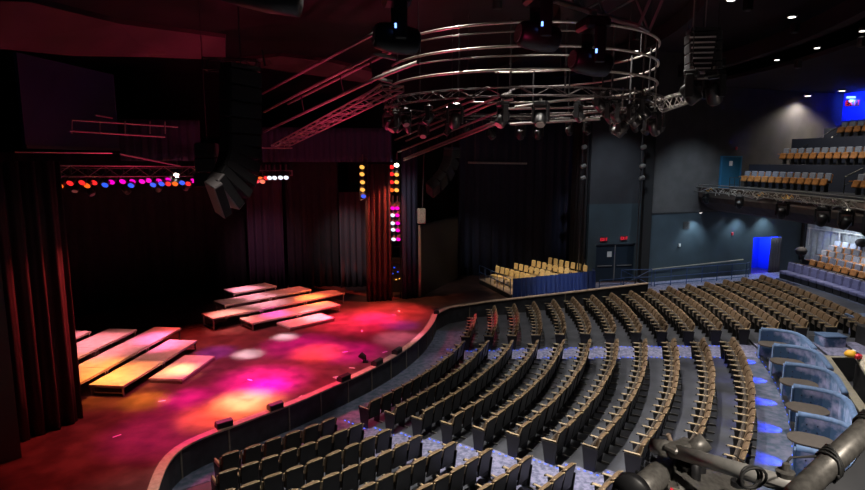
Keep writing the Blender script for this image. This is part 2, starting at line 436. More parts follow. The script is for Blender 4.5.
for far, n, h, lb in (((-8.27, 21.1), 1, .2, 'lowest single platform of the left set, nearest the seats'),
                      ((-9.45, 22.4), 2, .4, 'second lowest double platform of the left set with visible legs'),
                      ((-10.55, 23.5), 3, .6, 'long three deck platform in the middle of the left set'),
                      ((-11.95, 22.6), 2, .8, 'high pink lit platform of the left set partly behind the curtain'),
                      ((-13.25, 21.7), 1, 1.0, 'highest and farthest platform of the left set at the curtain edge')):
    platform(0, far, 84.6, n, h, lb, gl)
gr = 'stage platforms on the right'
for far, n, h, lb in (((-4.62, 26.5), 1, .2, 'lowest single platform of the right set, nearest the seats'),
                      ((-4.6, 28.2), 2, .4, 'second double platform of the right set'),
                      ((-4.65, 29.95), 3, .6, 'longest three deck platform of the right set with orange end'),
                      ((-6.4, 29.9), 2, .8, 'double platform of the right set, second from the back'),
                      ((-8.22, 29.85), 1, 1.0, 'highest single platform of the right set nearest the back curtain')):
    platform(0, far, 44.5, n, h, lb, gr)

# footlight boxes on the barrier edge
def floor_box(p, rz, lb, s=1.0):
    t = thing('floor_monitor', lb, 'stage light', p, 'small black boxes on the stage edge')
    m = Matrix.Rotation(rz, 4, 'Z')
    MB().extr([(-.12 * s, 0), (.12 * s, 0), (.12 * s, .17 * s), (-.02 * s, .2 * s), (-.12 * s, .12 * s)], -.22 * s, .22 * s)
    mb = MB(); mb.extr([(-.12 * s, 0), (.12 * s, 0), (.12 * s, .17 * s), (-.02 * s, .2 * s), (-.12 * s, .12 * s)], -.22 * s, .22 * s)
    mb.v = [Vector(p) + m @ v for v in mb.v]; mb.build('case', 'black', t)
    mb = MB(); mb.box((0, .125 * s, .09 * s), (.36 * s, .02, .1 * s)); mb.v = [Vector(p) + m @ v for v in mb.v]; mb.build('grille', 'speaker', t)
for i, (px, py) in enumerate(((222, 424), (275, 408), (345, 380), (377, 364), (393, 352), (436, 306))):
    p = atz(px, py, .86); r = math.hypot(p.x - CX, p.y - CY); a = math.degrees(math.atan2(p.y - CY, p.x - CX))
    if i < 5: p = pol(rb(a), a, .851)
    else: p.z = .851; p = Vector((.18, 27.45, .851))
    floor_box(p, math.radians(a - 90), 'small black footlight box on the stage barrier, %s from the left' % ordw(i + 1))
# small scoop lamp on stage near the barrier
p = Vector(pol(BR - .75, -28.5, .70))
t = thing('stage_lamp', 'small black lamp on the stage floor beside the curved barrier', 'stage light', p)
MB().box((p.x, p.y, .73), (.2, .2, .06)).build('base', 'black', t)
MB().lathe([(.04, 0), (.11, .06), (.12, .26), (.1, .28)], (p.x, p.y, .84), 12, Matrix.Rotation(-.9, 4, 'Y')).build('lamp_head', 'black', t)
MB().tube([(p.x, p.y, .75), (p.x, p.y, .86)], .03).build('stem', 'black', t)
# gaffer tape marks on the stage
tp = MB()
for px, py in ((162, 401), (385, 352), (399, 311), (394, 315), (362, 331), (300, 397), (352, 368), (338, 378), (250, 380), (117, 436), (345, 352), (336, 377)):
    q = atz(px, py, .7); tp.box((q.x, q.y, .703), (.22, .05, .004), random.random() * 3)
tag(tp.build('floor_tape', 'white'), 'scraps of pale tape stuck on the glossy stage floor', 'tape', kind='stuff')
p = atz(199, 325, .7)
t = thing('cable_coil', 'loose dark cables lying on the stage between the two platform sets', 'cable', p)
cb = MB()
for j in range(5):
    pts = [(p.x - .9 + i * .11 + .15 * math.sin(i * 1.1 + j), p.y + .25 * math.sin(i * .8 + j * 2) + j * .12 - .3, .715) for i in range(18)]
    cb.tube(pts, .014, 5)
cb.build('cable', 'redcloth', t)

# ================================================================== THEATRE SEATS
def chair_parts(end=0):
    """local frame: x along the row, +y away from the stage, origin on the floor under the backrest top"""
    out = []
    # shell (rear)
    prof = [(-.13, .28), (-.09, .28), (-.03, .60), (.014, .84), (.006, .868), (-.02, .868), (-.075, .60)]
    s = MB(); s.extr(prof, -.208, .208); out.append(('back_shell', s, 'shell'))
    # cushion front with rounded crown
    c = MB(); n = 8
    rows = [(.40, -.125, -.185), (.52, -.10, -.165), (.66, -.07, -.14), (.78, -.045, -.115), (.85, -.02, -.09), (.885, .0, -.06)]
    vs = []
    for z, yb, yf in rows:
        for side in (yb, yf):
            for i in range(n + 1):
                u = i / n * 2 - 1; bulge = .014 * (1 - u * u)
                top = .022 * (1 - abs(u) ** 5) - .022 if z > .8 else 0
                vs.append((u * .218, side - (bulge if side == yf else -.004), z + top + (.005 * (1 - u * u) if z > .84 else 0)))
    m = n + 1; fs = []
    for r in range(len(rows) - 1):
        for sd in (0, 1):
            for i in range(n):
                a = (r * 2 + sd) * m + i; b_ = ((r + 1) * 2 + sd) * m + i; fs.append([a, a + 1, b_ + 1, b_])
        fs.append([(r * 2) * m, (r * 2 + 1) * m, (r * 2 + 3) * m, (r * 2 + 2) * m])
        fs.append([(r * 2) * m + n, (r * 2 + 1) * m + n, (r * 2 + 3) * m + n, (r * 2 + 2) * m + n])
    for i in range(n):
        R = len(rows) - 1
        fs.append([(R * 2) * m + i, (R * 2) * m + i + 1, (R * 2 + 1) * m + i + 1, (R * 2 + 1) * m + i]); fs.append([i, i + 1, m + i + 1, m + i])
    c.add(vs, fs); out.append(('backrest', c, 'brown'))
    out.append(('top_trim', MB().box((0, -.006, .872), (.41, .034, .022), bev=.008), 'armtan'))
    # tipped up seat
    s = MB(); s.box((0, -.25, .50), (.44, .09, .36), m=Matrix.Rotation(-.22, 4, 'X'), bev=.03); out.append(('seat', s, 'seatpan'))
    # armrests and standards
    def arm(x):
        a = MB(); a.box((x, -.26, .635), (.05, .40, .035), bev=.012); a.add([(x - .025, -.08, .62), (x + .025, -.08, .62), (x + .02, -.02, .84), (x - .02, -.02, .84), (x - .025, -.055, .62), (x + .025, -.055, .62), (x + .02, .005, .84), (x - .02, .005, .84)], [[0, 1, 2, 3], [4, 7, 6, 5], [0, 3, 7, 4], [1, 5, 6, 2], [3, 2, 6, 7], [0, 4, 5, 1]])
        return a
    def knob(x):
        a = MB(); a.box((x, -.465, .625), (.062, .05, .055), bev=.015); return a
    def standard(x, w=.035):
        a = MB(); a.extr([(-.40, .60), (-.10, .60), (-.10, .30), (-.13, .05), (-.12, 0), (-.36, 0), (-.33, .1)], x - w / 2, x + w / 2); return a
    xs = [-.265] + ([.265] if end else [])
    for x in xs:
        out.append(('armrest', arm(x), 'armtan')); out.append(('armrest_cup', knob(x), 'black'))
        out.append(('standard', standard(x, .035), 'shell'))
    if end == 2:
        out.append(('end_panel', MB().extr([(-.44, .60), (-.02, .60), (-.06, .3), (-.09, 0), (-.36, 0), (-.40, .3)], .285, .315), 'shell'))
    if end == 3:
        out.append(('end_panel', MB().extr([(-.44, .60), (-.02, .60), (-.06, .3), (-.09, 0), (-.36, 0), (-.40, .3)], -.315, -.285), 'shell'))
    f = MB(); f.box((-.265, .02, .035), (.035, .30, .04)); out.append(('floor_bracket', f, 'pipe2'))
    return out
def make_master(end):
    t = thing('theatre_chair', 'x', 'seat')
    last = t
    for n_, mb, mt in chair_parts(end):
        o = mb.build(n_, mt, last if n_ == 'armrest_cup' else t, smooth=False)
        if n_ == 'armrest': last = o
    return t
masters = {}
PITCHW = .53
seats = []
def fill(block, k, a0, a1):
    """seats of row k between the two angles, a0 < a1; counted from the a0 end"""
    r = RK(k); n = max(1, int(round(math.radians(a1 - a0) * r / PITCHW)))
    for i in range(n):
        a = a0 + (a1 - a0) * (i + .5) / n
        p = pol(r, a, FK(k)); x, y = proj(p + Vector((0, 0, .6)))
        if not (-12 < x < 885 and y < 505): continue
        # last (a1 end) and first (a0 end)
        e = 2 if i == 0 else (3 if i == n - 1 else 0)
        seats.append((p, a, block, k, i + 1, n, e))
for k in range(1, 12): fill('middle', k, low_m(k) + .2, -16.9 + .05 * (k - 1))
for k in range(1, 17):
    top = {1: -3.6}.get(k, .2 + .12 * (k - 2))
    low = -13.0 if k > 2 else -13.0
    fill('upper', k, low, top)
for k in range(12, 17): pass
for k in range(1, 10): fill('lower', k, -53.3 - 1.0 * (k - 1) if k < 4 else -62, up_l(k) - .3)
seats.sort(key=lambda s: (s[0] - CAM).length)
# chair yaw: local +y must point radially outwards; local x then runs towards smaller angles
BL = {'middle': ('middle block', 'lower aisle'), 'upper': ('far block', 'near aisle'), 'lower': ('nearest block', 'lower aisle'), 'side': ('right block', 'lower end')}
rest = []
for idx, (p, a, blk, k, i, n, e) in enumerate(seats):
    rot = math.radians(a - 90)
    if idx >= 300: rest.append((p, rot, e)); continue
    if e not in masters:
        masters[e] = make_master(e); c = masters[e]
    else: c = copy_tree(masters[e])
    c.location = p; c.rotation_euler = (random.uniform(-.02, .02), 0, rot + random.uniform(-.03, .03))
    c['label'] = 'brown theatre seat, %s from the %s, %s row of the %s' % (ordw(n - i + 1 if blk == 'lower' else i), BL[blk][1], ordw(k), BL[blk][0])
    c['group'] = 'theatre seats of the %s' % BL[blk][0]
    c['category'] = 'seat'
# the farthest seats, beyond the three hundred nearest, as one object
bym = {}
protos = {e: chair_parts(e) for e in (0, 2, 3)}
far = bpy.data.meshes.new('far_theatre_seats'); V_ = []; F_ = []; MI = []; mats = []
for p, rot, e in rest:
    T = Matrix.Translation(p) @ Matrix.Rotation(rot, 4, 'Z')
    for n_, mb, mt in protos[e]:
        if mt not in mats: mats.append(mt)
        base = len(V_); V_ += [tuple(T @ v) for v in mb.v]; F_ += [[i + base for i in f] for f in mb.f]; MI += [mats.index(mt)] * len(mb.f)
far.from_pydata(V_, [], F_)
for mt in mats: far.materials.append(M[mt])
for q, mi in zip(far.polygons, MI): q.material_index = mi
import bmesh
bm = bmesh.new(); bm.from_mesh(far); bmesh.ops.recalc_face_normals(bm, faces=bm.faces); bm.to_mesh(far); bm.free()
o = bpy.data.objects.new('theatre_seats', far); COL.objects.link(o)
tag(o, 'remaining rows of brown theatre seats at the far end of the far block', 'seats', kind='stuff')
print('SEATS', len(seats))

# LED strips on the aisle nosings
def led(pts, lb, gap=.16):
    mb = MB()
    P = [Vector(p) for p in pts]
    for i in range(len(P) - 1):
        L_ = (P[i + 1] - P[i]).length; k = max(1, int(L_ / gap))
        for j in range(k):
            q = P[i].lerp(P[i + 1], (j + .5) / k); d = (P[i + 1] - P[i]) / L_
            mb.box(q, (.055, .014, .014), math.atan2(d.y, d.x))
    t = mb.build('led_strip', 'led'); tag(t, lb, 'light strip'); return t
def nosing(ang, ks):
    pts = []
    for k in ks:
        r0 = RK(k - 1) + .14 if k > 1 else 17.5; pts += [pol(r0, ang(k), FK(k) + .022), pol(RK(k) + .1, ang(k), FK(k) + .022)]
    return pts
led(nosing(lambda k: low_m(k) - .1, range(1, 12)), 'dotted blue light strip along the lower edge of the middle block')
led(nosing(lambda k: -16.6 + .05 * k - .25, range(1, 12)), 'dotted blue light strip along the upper edge of the middle block')
led(nosing(lambda k: -13.35, range(1, 12)), 'dotted blue light strip along the near edge of the far block')
led([pol(RK(16) + .6, a, 1.49) for a in [-12 + i for i in range(15)]], 'blue light line behind the last brown seat row')

# ================================================================== VELVET BOOTHS
FB = FK(12)
BA = [-16.2, -19.85, -23.55, -27.3, -31.15, -35.0]
def booth(i, a):
    lb = 'blue tufted velvet booth beside the walkway, %s from the far end' % ordw(i + 1)
    t = thing('velvet_booth', lb, 'booth', pol(29.3, a - 1.8, FB), 'velvet booths beside the walkway')
    a2 = a - 3.62
    path = [pol(29.52, a), pol(29.7, a), pol(29.9, a), pol(30.2, a - .05), pol(30.42, a - .25), pol(30.58, a - .6), pol(30.66, a - 1.1)] + [pol(30.68, a - 1.1 - (3.62 - 1.1) * q / 5) for q in range(1, 6)]
    n = len(path)
    MB().wallpath(path, .16, FB, FB + 1.08).build('backrest', 'velvet', t, smooth=False)
    mb = MB(); mb.tube([p + Vector((0, 0, FB + 1.08)) for p in path], .085, 8); mb.build('top_piping', 'velvetedge', t, smooth=True)
    # seat bench following the inside
    ins = [pol(30.36, a - 1.3), pol(30.36, a - 2.5), pol(30.25, a - 3.0), pol(29.55, a - 3.15)]
    MB().wallpath(ins, .5, FB, FB + .40).build('bench', 'velvet', t)
    MB().wallpath(ins, .54, FB + .40, FB + .47).build('seat_cushion', 'velvetedge', t)
    MB().box(pol(29.5, a, FB + .54), (.03, .2, 1.06), math.radians(a)).build('end_cap', 'velvetedge', t)
    tb = MB()
    for z in (.74, .9):
        for q in range(4):
            p = pol(29.6 + q * .22 + (.11 if z > .7 else 0), a - .17, FB + z); tb.lathe([(.009, -.004), (.02, 0), (.012, .006)], p, 8, Matrix.Rotation(PI / 2, 4, 'X'))
    tb.build('buttons', 'navycloth', t)['kind'] = 'stuff'
    if i == 5: return t
    # table
    tt = thing('booth_table', 'oval brown table in the %s velvet booth from the far end' % ordw(i + 1), 'table', pol(29.6, a - 1.12, FB), 'oval tables in the velvet booths')
    am = a - 1.12; cL, cR = pol(29.65, am), pol(30.0, am); u = (cR - cL).normalized(); v = Vector((-u.y, u.x, 0)); pts = []
    for q in range(13):
        th = PI / 2 + PI * q / 12; p = cL + u * math.cos(th) * .33 + v * math.sin(th) * .36; pts.append((p.x, p.y))
    for q in range(13):
        th = -PI / 2 + PI * q / 12; p = cR + u * math.cos(th) * .30 + v * math.sin(th) * .36; pts.append((p.x, p.y))
    MB().prism(pts, FB + .71, FB + .75).build('tabletop', 'table', tt)
    c = cL.lerp(cR, .5)
    MB().lathe([(.24, 0), (.24, .02), (.04, .04), (.04, .70), (.12, .71)], (c.x, c.y, FB), 12).build('pedestal', 'black', tt)
    # step light
    return t
for i, a in enumerate(BA): booth(i, a)
led([pol(29.48, a, FB + .10) for a in [-38 + i for i in range(24)]], 'blue light strip under the front of the velvet booths', .26)
curb = MB(); curb.arcslab(29.5, 29.62, -38.5, -15.6, FB, FB + .12, 20); struct(curb.build('booth_curb', 'black'))
for i, a in enumerate([-17.2, -20.9, -24.6, -28.4, -32.2, -36]):
    l = bpy.data.lights.new('step_glow', 'SPOT'); l.energy = 55; l.color = (.01, .05, 1); l.shadow_soft_size = .03; l.spot_size = 1.25; l.spot_blend = .8
    o = bpy.data.objects.new('step_glow', l); COL.objects.link(o); o.location = pol(29.42, a, FB + .30)
    o.rotation_euler = (pol(29.0, a, FB) - o.location).to_track_quat('-Z', 'Y').to_euler()

# ================================================================== SOUND BOOTH
FS = FB - .02
A = Vector((12.52, 17.5, 0)); Bp = Vector((9.95, 11.9, 0)); Cc = Vector((19, 17.85, 0))
t = thing('sound_booth_parapet', 'low parapet with tan cap round the sound desk behind the booths', 'barrier', (12.3, 17.5, FS))
MB().wallpath([Cc, A], .12, FS, FS + 1.0).build('side_panel', 'black', t)
MB().wallpath([A, Bp], .12, FS, FS + 1.0).build('front_panel', 'black', t)
MB().wallpath([A + Vector((-.05, .1, 0)), Bp], .22, FS + 1.0, FS + 1.05).build('front_cap', 'parcap', t)
MB().wallpath([Cc, A], .12, FS + 1.0, FS + 1.03).build('side_cap', 'parcap', t)
# desk inside
p = at(850, 375, 15)
t = thing('mixing_desk', 'sound desk under a pale beige cover inside the parapet', 'desk', (12.6, 15.7, FB))
MB().box((12.62, 15.6, FB + .62), (.8, 1.5, 1.24), -.42, bev=.03).build('desk_body', 'black', t)
MB().box((12.6, 15.6, FB + 1.32), (.84, 1.54, .2), m=Matrix.Rotation(-.42, 4, 'Z') @ Matrix.Rotation(.1, 4, 'X'), bev=.06).build('dust_cover', 'beige', t)
t = thing('tool_pouch', 'bright yellow and red pouch lying on the beige desk cover', 'bag', (12.3, 16.1, FB + 1.45))
MB().lathe([(.05, 0), (.15, .03), (.16, .10), (.10, .19), (.02, .21)], (12.2, 16.2, FB + 1.46), 14).build('yellow_top', 'yellow', t, smooth=True)
MB().box((12.33, 16.07, FB + 1.52), (.22, .16, .15), .4, bev=.04).build('red_side', 'red', t)
MB().box((12.31, 16.23, FB + 1.62), (.1, .13, .1), .2, bev=.03).build('white_flap', 'white', t)
t = thing('cable_reel', 'black cable reel leaning beside the beige desk cover', 'reel', (12.1, 15.4, FB))
m_ = Matrix.Rotation(PI / 2, 4, 'Y')
MB().lathe([(.45, -.03), (.45, 0), (.2, .01), (.2, .2), (.45, .21), (.45, .24)], (11.95, 15.0, FB + .47), 20, m_).build('drum', 'black', t)
for (px, py, Y, s, lb) in ((829, 350, 19.3, .95, 'low blue upholstered cube behind the booths'), (858, 341, 20.4, 1.0, 'taller blue upholstered cube at the right edge')):
    p = atz(px, py, FK(13)); h = .62 if s < 1 else 1.05
    t = thing('ottoman', lb, 'seat', (p.x, p.y, FK(13)))
    MB().box((p.x, p.y, FK(13) + h / 2 - .03), (.82, .6, h - .06), bev=.03).build('body', 'velvet', t)
    MB().box((p.x, p.y, FK(13) + h - .03), (.86, .64, .06), bev=.02).build('top_cushion', 'velvetedge', t)
p = Vector((15.6, 20.0, FK(13)))
t = thing('equipment_case', 'dark red equipment case beside the taller blue cube', 'case', p)
p = atz(866, 352, FK(13))
MB().box((p.x + .1, p.y, FK(13) + .5), (.7, .6, 1.0), bev=.03).build('case_body', 'black', t)
MB().box((p.x + .1, p.y - .31, FK(13) + .55), (.5, .03, .6)).build('front_panel', 'redcloth', t)
t = thing('wire_stand', 'small wire frame stand on the carpet behind the booths', 'stand', atz(811, 346, FK(13)))
q = atz(811, 348, FK(13))
MB().tube([(q.x - .2, q.y, FK(13)), (q.x - .15, q.y, FK(13) + .5), (q.x + .15, q.y, FK(13) + .5), (q.x + .2, q.y, FK(13))], .015, 6).build('frame', 'steel', t)

# ================================================================== BAND PLATFORM WITH GOLD CHAIRS
pf = [Vector((4.25, 30.8, 0)), Vector((9.35, 33.1, 0)), Vector((9.5, 35.6, 0)), Vector((7.6, 37.1, 0)), Vector((2.9, 35.0, 0))]
t = thing('band_platform', 'raised seating platform with blue pleated skirt at the far end', 'platform', (6, 33, .7))
MB().prism([(p.x, p.y) for p in pf], .7, .95).build('platform_body', 'black', t)
MB().prism([(p.x, p.y) for p in pf], .95, 1.0).build('platform_top', 'cap', t)
sk = drape([pf[0] + Vector((.1, -.12, 0)), pf[1] + Vector((.1, -.1, 0)), pf[1] + Vector((.25, .8, 0))], .72, 1.88, amp=.07, wl=.3, step=.03)
sk.build('pleated_skirt', 'blueskirt', t, smooth=True)
for (s0, s1, nm) in ((0, 4, 'end_railing'),):
    a_, b_ = pf[s0], pf[s1]
    mb = MB()
    for q in range(6):
        p = a_.lerp(b_, q / 5); mb.tube([(p.x, p.y, 1.0), (p.x, p.y, 1.85)], .02, 6)
    for z in (1.42, 1.85): mb.tube([(a_.x, a_.y, z), (b_.x, b_.y, z)], .022, 6)
    mb.build(nm, 'railblue', t)
c00, c10, c01, c11 = atz(495, 271, 1.72), atz(525, 279, 1.72), atz(548, 262, 1.72), atz(583, 270, 1.72)
def bilerp(u, v): return c00.lerp(c10, u).lerp(c01.lerp(c11, u), v)
gm = None
for rI in range(4):
    for cI in range(7):
        p = bilerp(cI / 6, rI / 3); p.z = 1.0; d = p - CAM
        if gm is None:
            gm = thing('band_chair', 'x', 'chair')
            mb = MB(); mb.box((0, 0, .47), (.42, .42, .07), bev=.02); mb.build('seat', 'gold', gm)
            mb = MB(); mb.box((0, .2, .80), (.33, .06, .40), m=Matrix.Rotation(-.12, 4, 'X'), bev=.02); mb.build('backrest', 'gold', gm)
            for sx in (-1, 1):
                for sy in (-1, 1): MB().tube([(sx * .18, sy * .18, .44), (sx * .19, sy * .2, 0)], .013, 6).build('leg', 'goldmetal', gm)
                MB().tube([(sx * .17, .18, .44), (sx * .17, .22, .62)], .013, 6).build('back_post', 'goldmetal', gm)
            c = gm
        else: c = copy_tree(gm)
        c.location = p; c.rotation_euler = (0, 0, -.95)
        c['label'] = 'gold padded chair on the blue skirted platform, %s column from the left, %s back' % (ordw(rI + 1), ordw(cI + 1) + ' from the')
        c['label'] = 'gold chair on the skirted platform, %s line from the left, %s towards the skirt' % (ordw(rI + 1), ordw(cI + 1))
        c['group'] = 'gold chairs on the band platform'; c['category'] = 'chair'

# ================================================================== EXIT DOORS, SIGNS, RAILS
def letters(word, h, mb, T):
    w_ = h * .5; st = h * .17; x = 0
    G = {'E': [(0, .5, 0, 1), (.5, 1, 0, 0), (.5, .5, 0, 0), (.5, 0, 0, 0)]}
    def seg(x0, z0, x1, z1):
        dx, dz = x1 - x0, z1 - z0; L_ = math.hypot(dx, dz) + st * .5
        m = Matrix.Rotation(-math.atan2(dz, dx), 4, 'Y'); c = Vector(((x0 + x1) / 2, 0, (z0 + z1) / 2))
        b2 = MB(); b2.box((0, 0, 0), (L_, .015, st)); b2.v = [T @ (Matrix.Translation(c) @ (m @ v)) for v in b2.v]; mb.add(b2.v, b2.f)
    tot = len(word) * w_ * 1.45
    x = -tot / 2
    for ch in word:
        if ch == 'E': seg(x, 0, x, h); seg(x, h, x + w_, h); seg(x, h / 2, x + w_ * .8, h / 2); seg(x, 0, x + w_, 0)
        if ch == 'X': seg(x, 0, x + w_, h); seg(x, h, x + w_, 0)
        if ch == 'I': seg(x + w_ / 2, 0, x + w_ / 2, h)
        if ch == 'T': seg(x, h, x + w_, h); seg(x + w_ / 2, 0, x + w_ / 2, h)
        x += w_ * 1.45
def exit_sign(p, rz, lb, s=1.0):
    t = thing('exit_sign', lb, 'sign', p, 'red exit signs')
    T = Matrix.Translation(Vector(p)) @ Matrix.Rotation(rz, 4, 'Z')
    mb = MB(); mb.box((0, 0, 0), (.42 * s, .06, .26 * s)); mb.v = [T @ v for v in mb.v]; mb.build('sign_case', 'blackm', t)
    mb = MB(); letters('EXIT', .17 * s, mb, T @ Matrix.Translation(Vector((.02, -.035, -.085 * s)))); mb.build('letters', 'exit', t)
rzW = math.atan2(dW.y, dW.x); rzV = math.atan2(dV.y, dV.x); nW = Vector((-dW.y, dW.x, 0))
exit_sign(W0 + dW * 1.0 - nW * .2 + Vector((0, 0, 3.42)), rzW, 'red exit sign above the left leaf of the dark double door', .95)
exit_sign(W0 + dW * 2.35 - nW * .2 + Vector((0, 0, 3.46)), rzW, 'red exit sign right of the one above the double door', .95)
def door(name, o0, d, n, x0, x1, z0, z1, m, lb, handle=True):
    t = thing(name, lb, 'door', (o0 + d * x0 + Vector((0, 0, z0)))); t['kind'] = 'structure'; rz = math.atan2(d.y, d.x)
    del t['category']
    c = o0 + d * (x0 + x1) / 2
    MB().box((c.x, c.y, (z0 + z1) / 2), (x1 - x0 - .03, .06, z1 - z0), rz).build('door_leaf', m, t)
    if handle:
        q = c - n * .07; MB().box((q.x, q.y, z0 + 1.0), (x1 - x0 - .3, .05, .05), rz).build('push_bar', 'steel', t)
    return t
nWs = nW
door('door_1', W0, dW, nW, .58, 1.85, .72, 3.0, 'navydoor', 'dark blue left leaf of the exit double door')
d2 = door('door_2', W0, dW, nW, 1.88, 3.17, .72, 3.0, 'navydoor', 'dark right leaf of the exit double door')
q = W0 + dW * 1.5 - nW * .06
MB().box((q.x, q.y, 2.45), (.3, .02, .34), rzW).build('notice', 'white', d2)
q = W0 + dW * 1.86 - nW * .06
MB().box((q.x, q.y, 1.9), (.05, .05, 2.2), rzW).build('door_astragal', 'steel', d2)
# balcony door
pd = V0 + dV * 5.2; BF = 6.35
dd = door('door_3', pd - nV * .2, dV, nV, .05, 1.55, BF, 8.42, 'bluedoor', 'teal blue door on the balcony', False)
for xx in (0, 1.6):
    q = pd + dV * xx - nV * .22; MB().box((q.x, q.y, (BF + 8.5) / 2), (.09, .12, 8.5 - BF), rzV).build('door_frame', 'frame', dd)
q = pd + dV * .8 - nV * .22; MB().box((q.x, q.y, 8.48), (1.7, .12, .09), rzV).build('door_frame', 'frame', dd)
q = pd + dV * .75 - nV * .26; MB().box((q.x, q.y, 8.05), (.25, .02, .3), rzV).build('notice', 'white', dd)
# wall fittings
for s, z, lb in ((2.35, 2.95, 'small pale fire alarm on the teal right wall'), (6.6, 3.5, 'small red fire alarm on the right wall near the blue doorway'), (6.4, 9.0, 'small red fire alarm on the charcoal wall above the balcony door')):
    q = V0 + dV * s * 1.0 - nV * .18
    tag(MB().box((q.x, q.y, z), (.14, .08, .2), rzV, bev=.02).build('fire_alarm', 'white' if z < 3 else 'red'), lb, 'alarm')
q = V0 + dV * 2.8 - nV * .17
t = thing('wall_vent', 'square dark vent on the teal right wall', 'vent', (q.x, q.y, 4.1))
MB().box((q.x, q.y, 4.2), (.5, .04, .45), rzV).build('vent_frame', 'grey2', t)
for j in range(5):
    MB().box((q.x - nV.x * .03, q.y - nV.y * .03, 4.05 + j * .075), (.42, .03, .025), rzV).build('vent_slat', 'black', t)
# long handrail on right wall
a_, b_ = V0 + dV * .1 - nV * .27, V0 + dV * 7.6 - nV * .27
t = thing('wall_handrail', 'long pale handrail on the right wall', 'handrail', (a_.x, a_.y, 1.55))
MB().tube([(a_.x, a_.y, 1.55), (b_.x, b_.y, 1.75)], .035, 8).build('rail', 'brass', t)
for q_ in range(5):
    p = a_.lerp(b_, (q_ + .3) / 5); MB().tube([(p.x, p.y, 1.56 + .04 * q_), (p.x + nV.x * .14, p.y + nV.y * .14, 1.5 + .04 * q_)], .02, 6).build('rail_bracket', 'brass', t)
# blue guard rails on the landing
def guard(pts, lb, h=1.0, base=.712, cross=True, m='railblue'):
    t = thing('guard_rail', lb, 'railing', Vector((pts[0][0], pts[0][1], base)))
    P = [Vector((p[0], p[1], 0)) for p in pts]; mb = MB(); pm = MB()
    for z in (h, h * .55, h * .12): mb.tube([(p.x, p.y, base + z) for p in P], .022, 6)
    for i in range(len(P) - 1):
        n_ = max(1, int((P[i + 1] - P[i]).length / 1.1))
        for j in range(n_ + 1):
            q = P[i].lerp(P[i + 1], j / n_); MB().tube([(q.x, q.y, base), (q.x, q.y, base + h)], .024, 6).build('post', m, t)
            if cross and j < n_ and i == 0:
                q2 = P[i].lerp(P[i + 1], (j + 1) / n_)
                mb.tube([(q.x, q.y, base + .1), (q2.x, q2.y, base + h)], .018, 5); mb.tube([(q.x, q.y, base + h), (q2.x, q2.y, base + .1)], .018, 5)
    mb.build('rails', m, t)
guard([(11.3, 33.9), (13.2, 34.1)], 'blue cross braced guard rail before the exit doors', 1.05)
guard([(13.4, 34.1), (20.2, 36.5), (20.6, 36.9)], 'long blue guard rail along the right wall landing', 1.0, cross=False)
guard([(9.6, 32.5), (11.2, 33.1)], 'short blue guard rail beside the blue skirt', .7, cross=False)

# lower lights on the wall
def downlight(p, lb, m='lampwhite', r=.09, energy=None, color=(1, .9, .75), size=1.6, aim=None, group='ceiling downlights', name='downlight'):
    t = thing(name, lb, 'light', p, group)
    MB().lathe([(r * 1.35, 0), (r * 1.35, .1), (r, .1)], p, 14).build('housing', 'black', t)
    MB().lathe([(r * .98, -.012), (r * .98, -.002)], p, 14).build('lamp', m, t)
    if energy:
        l = bpy.data.lights.new('downlight_beam', 'SPOT'); l.energy = energy; l.color = color; l.spot_size = size; l.spot_blend = .7; l.shadow_soft_size = r
        o = bpy.data.objects.new('downlight_beam', l); COL.objects.link(o); o.location = Vector(p) - Vector((0, 0, .05))
        if aim: o.rotation_euler = (Vector(aim) - o.location).to_track_quat('-Z', 'Y').to_euler()
for i, s in enumerate((3.3, 5.6, 6.9, 9.2)):
    q = V0 + dV * s - nV * .75
    downlight((q.x, q.y, 5.02), 'small round downlight under the balcony, %s from the left' % ordw(i + 1), energy=70 if i != 1 else 14, color=(.65, .85, 1), size=1.9, group='downlights under the balcony edge')

# ================================================================== BALCONY
BR0 = 34.0
t = thing('balcony', 'curved balcony front with brown belly and navy risers at the right', 'balcony', pol(BR0, 0, 4.6)); t['kind'] = 'structure'; del t['category']
a0, a1, n = -62, 13.2, 50
prof = [(34.0, 6.62), (34.05, 6.0), (34.2, 5.7), (34.9, 5.2), (36.0, 4.98), (43.5, 5.05), (43.5, 5.25), (36.2, 5.25), (34.3, 6.1), (34.2, 6.62)]
b = MB(); vs = []; m_ = len(prof)
aa = [a0 + (a1 - a0) * i / n for i in range(n + 1)]
def inside(a): return a
for a in aa:
    for r, z in prof: vs.append(pol(r, a, z))
fs = [list(range(m_))[::-1], [n * m_ + i for i in range(m_)]]
for i in range(n):
    for k in range(m_):
        k2 = (k + 1) % m_; fs.append([i * m_ + k, i * m_ + k2, (i + 1) * m_ + k2, (i + 1) * m_ + k])
b.add(vs, fs); b.build('balcony_belly', 'fascia', t)
b = MB()
b.arcslab(34.2, 37.0, -42, 13.0, 6.2, 6.35, 40)
b.arcslab(35.6, 37.0, -42, 11.9, 6.35, 6.65, 40)
b.build('balcony_deck', 'concrete', t)
for (r0, z0, z1, a_end) in ((37.0, 6.2, 8.0, 12.2), (39.6, 7.8, 9.55, 11.6), (42.2, 9.4, 10.25, 12.0)):
    MB().arcslab(r0, r0 + 9 if r0 > 42 else r0 + 2.75, -30, a_end, z0, z1, 30).build('balcony_riser', 'navywall', t)
# rear blue wall
wall('wall_rear', [pol(46.2, 15.6 - i * 2) for i in range(16)], .2, 10.2, 10.9, 'grey2')
wall('wall_rear', [pol(46.2, 15.6 - i * 2) for i in range(16)], .2, 10.9, 12.8, 'bluewall', 'blue lit rear wall of the balcony')
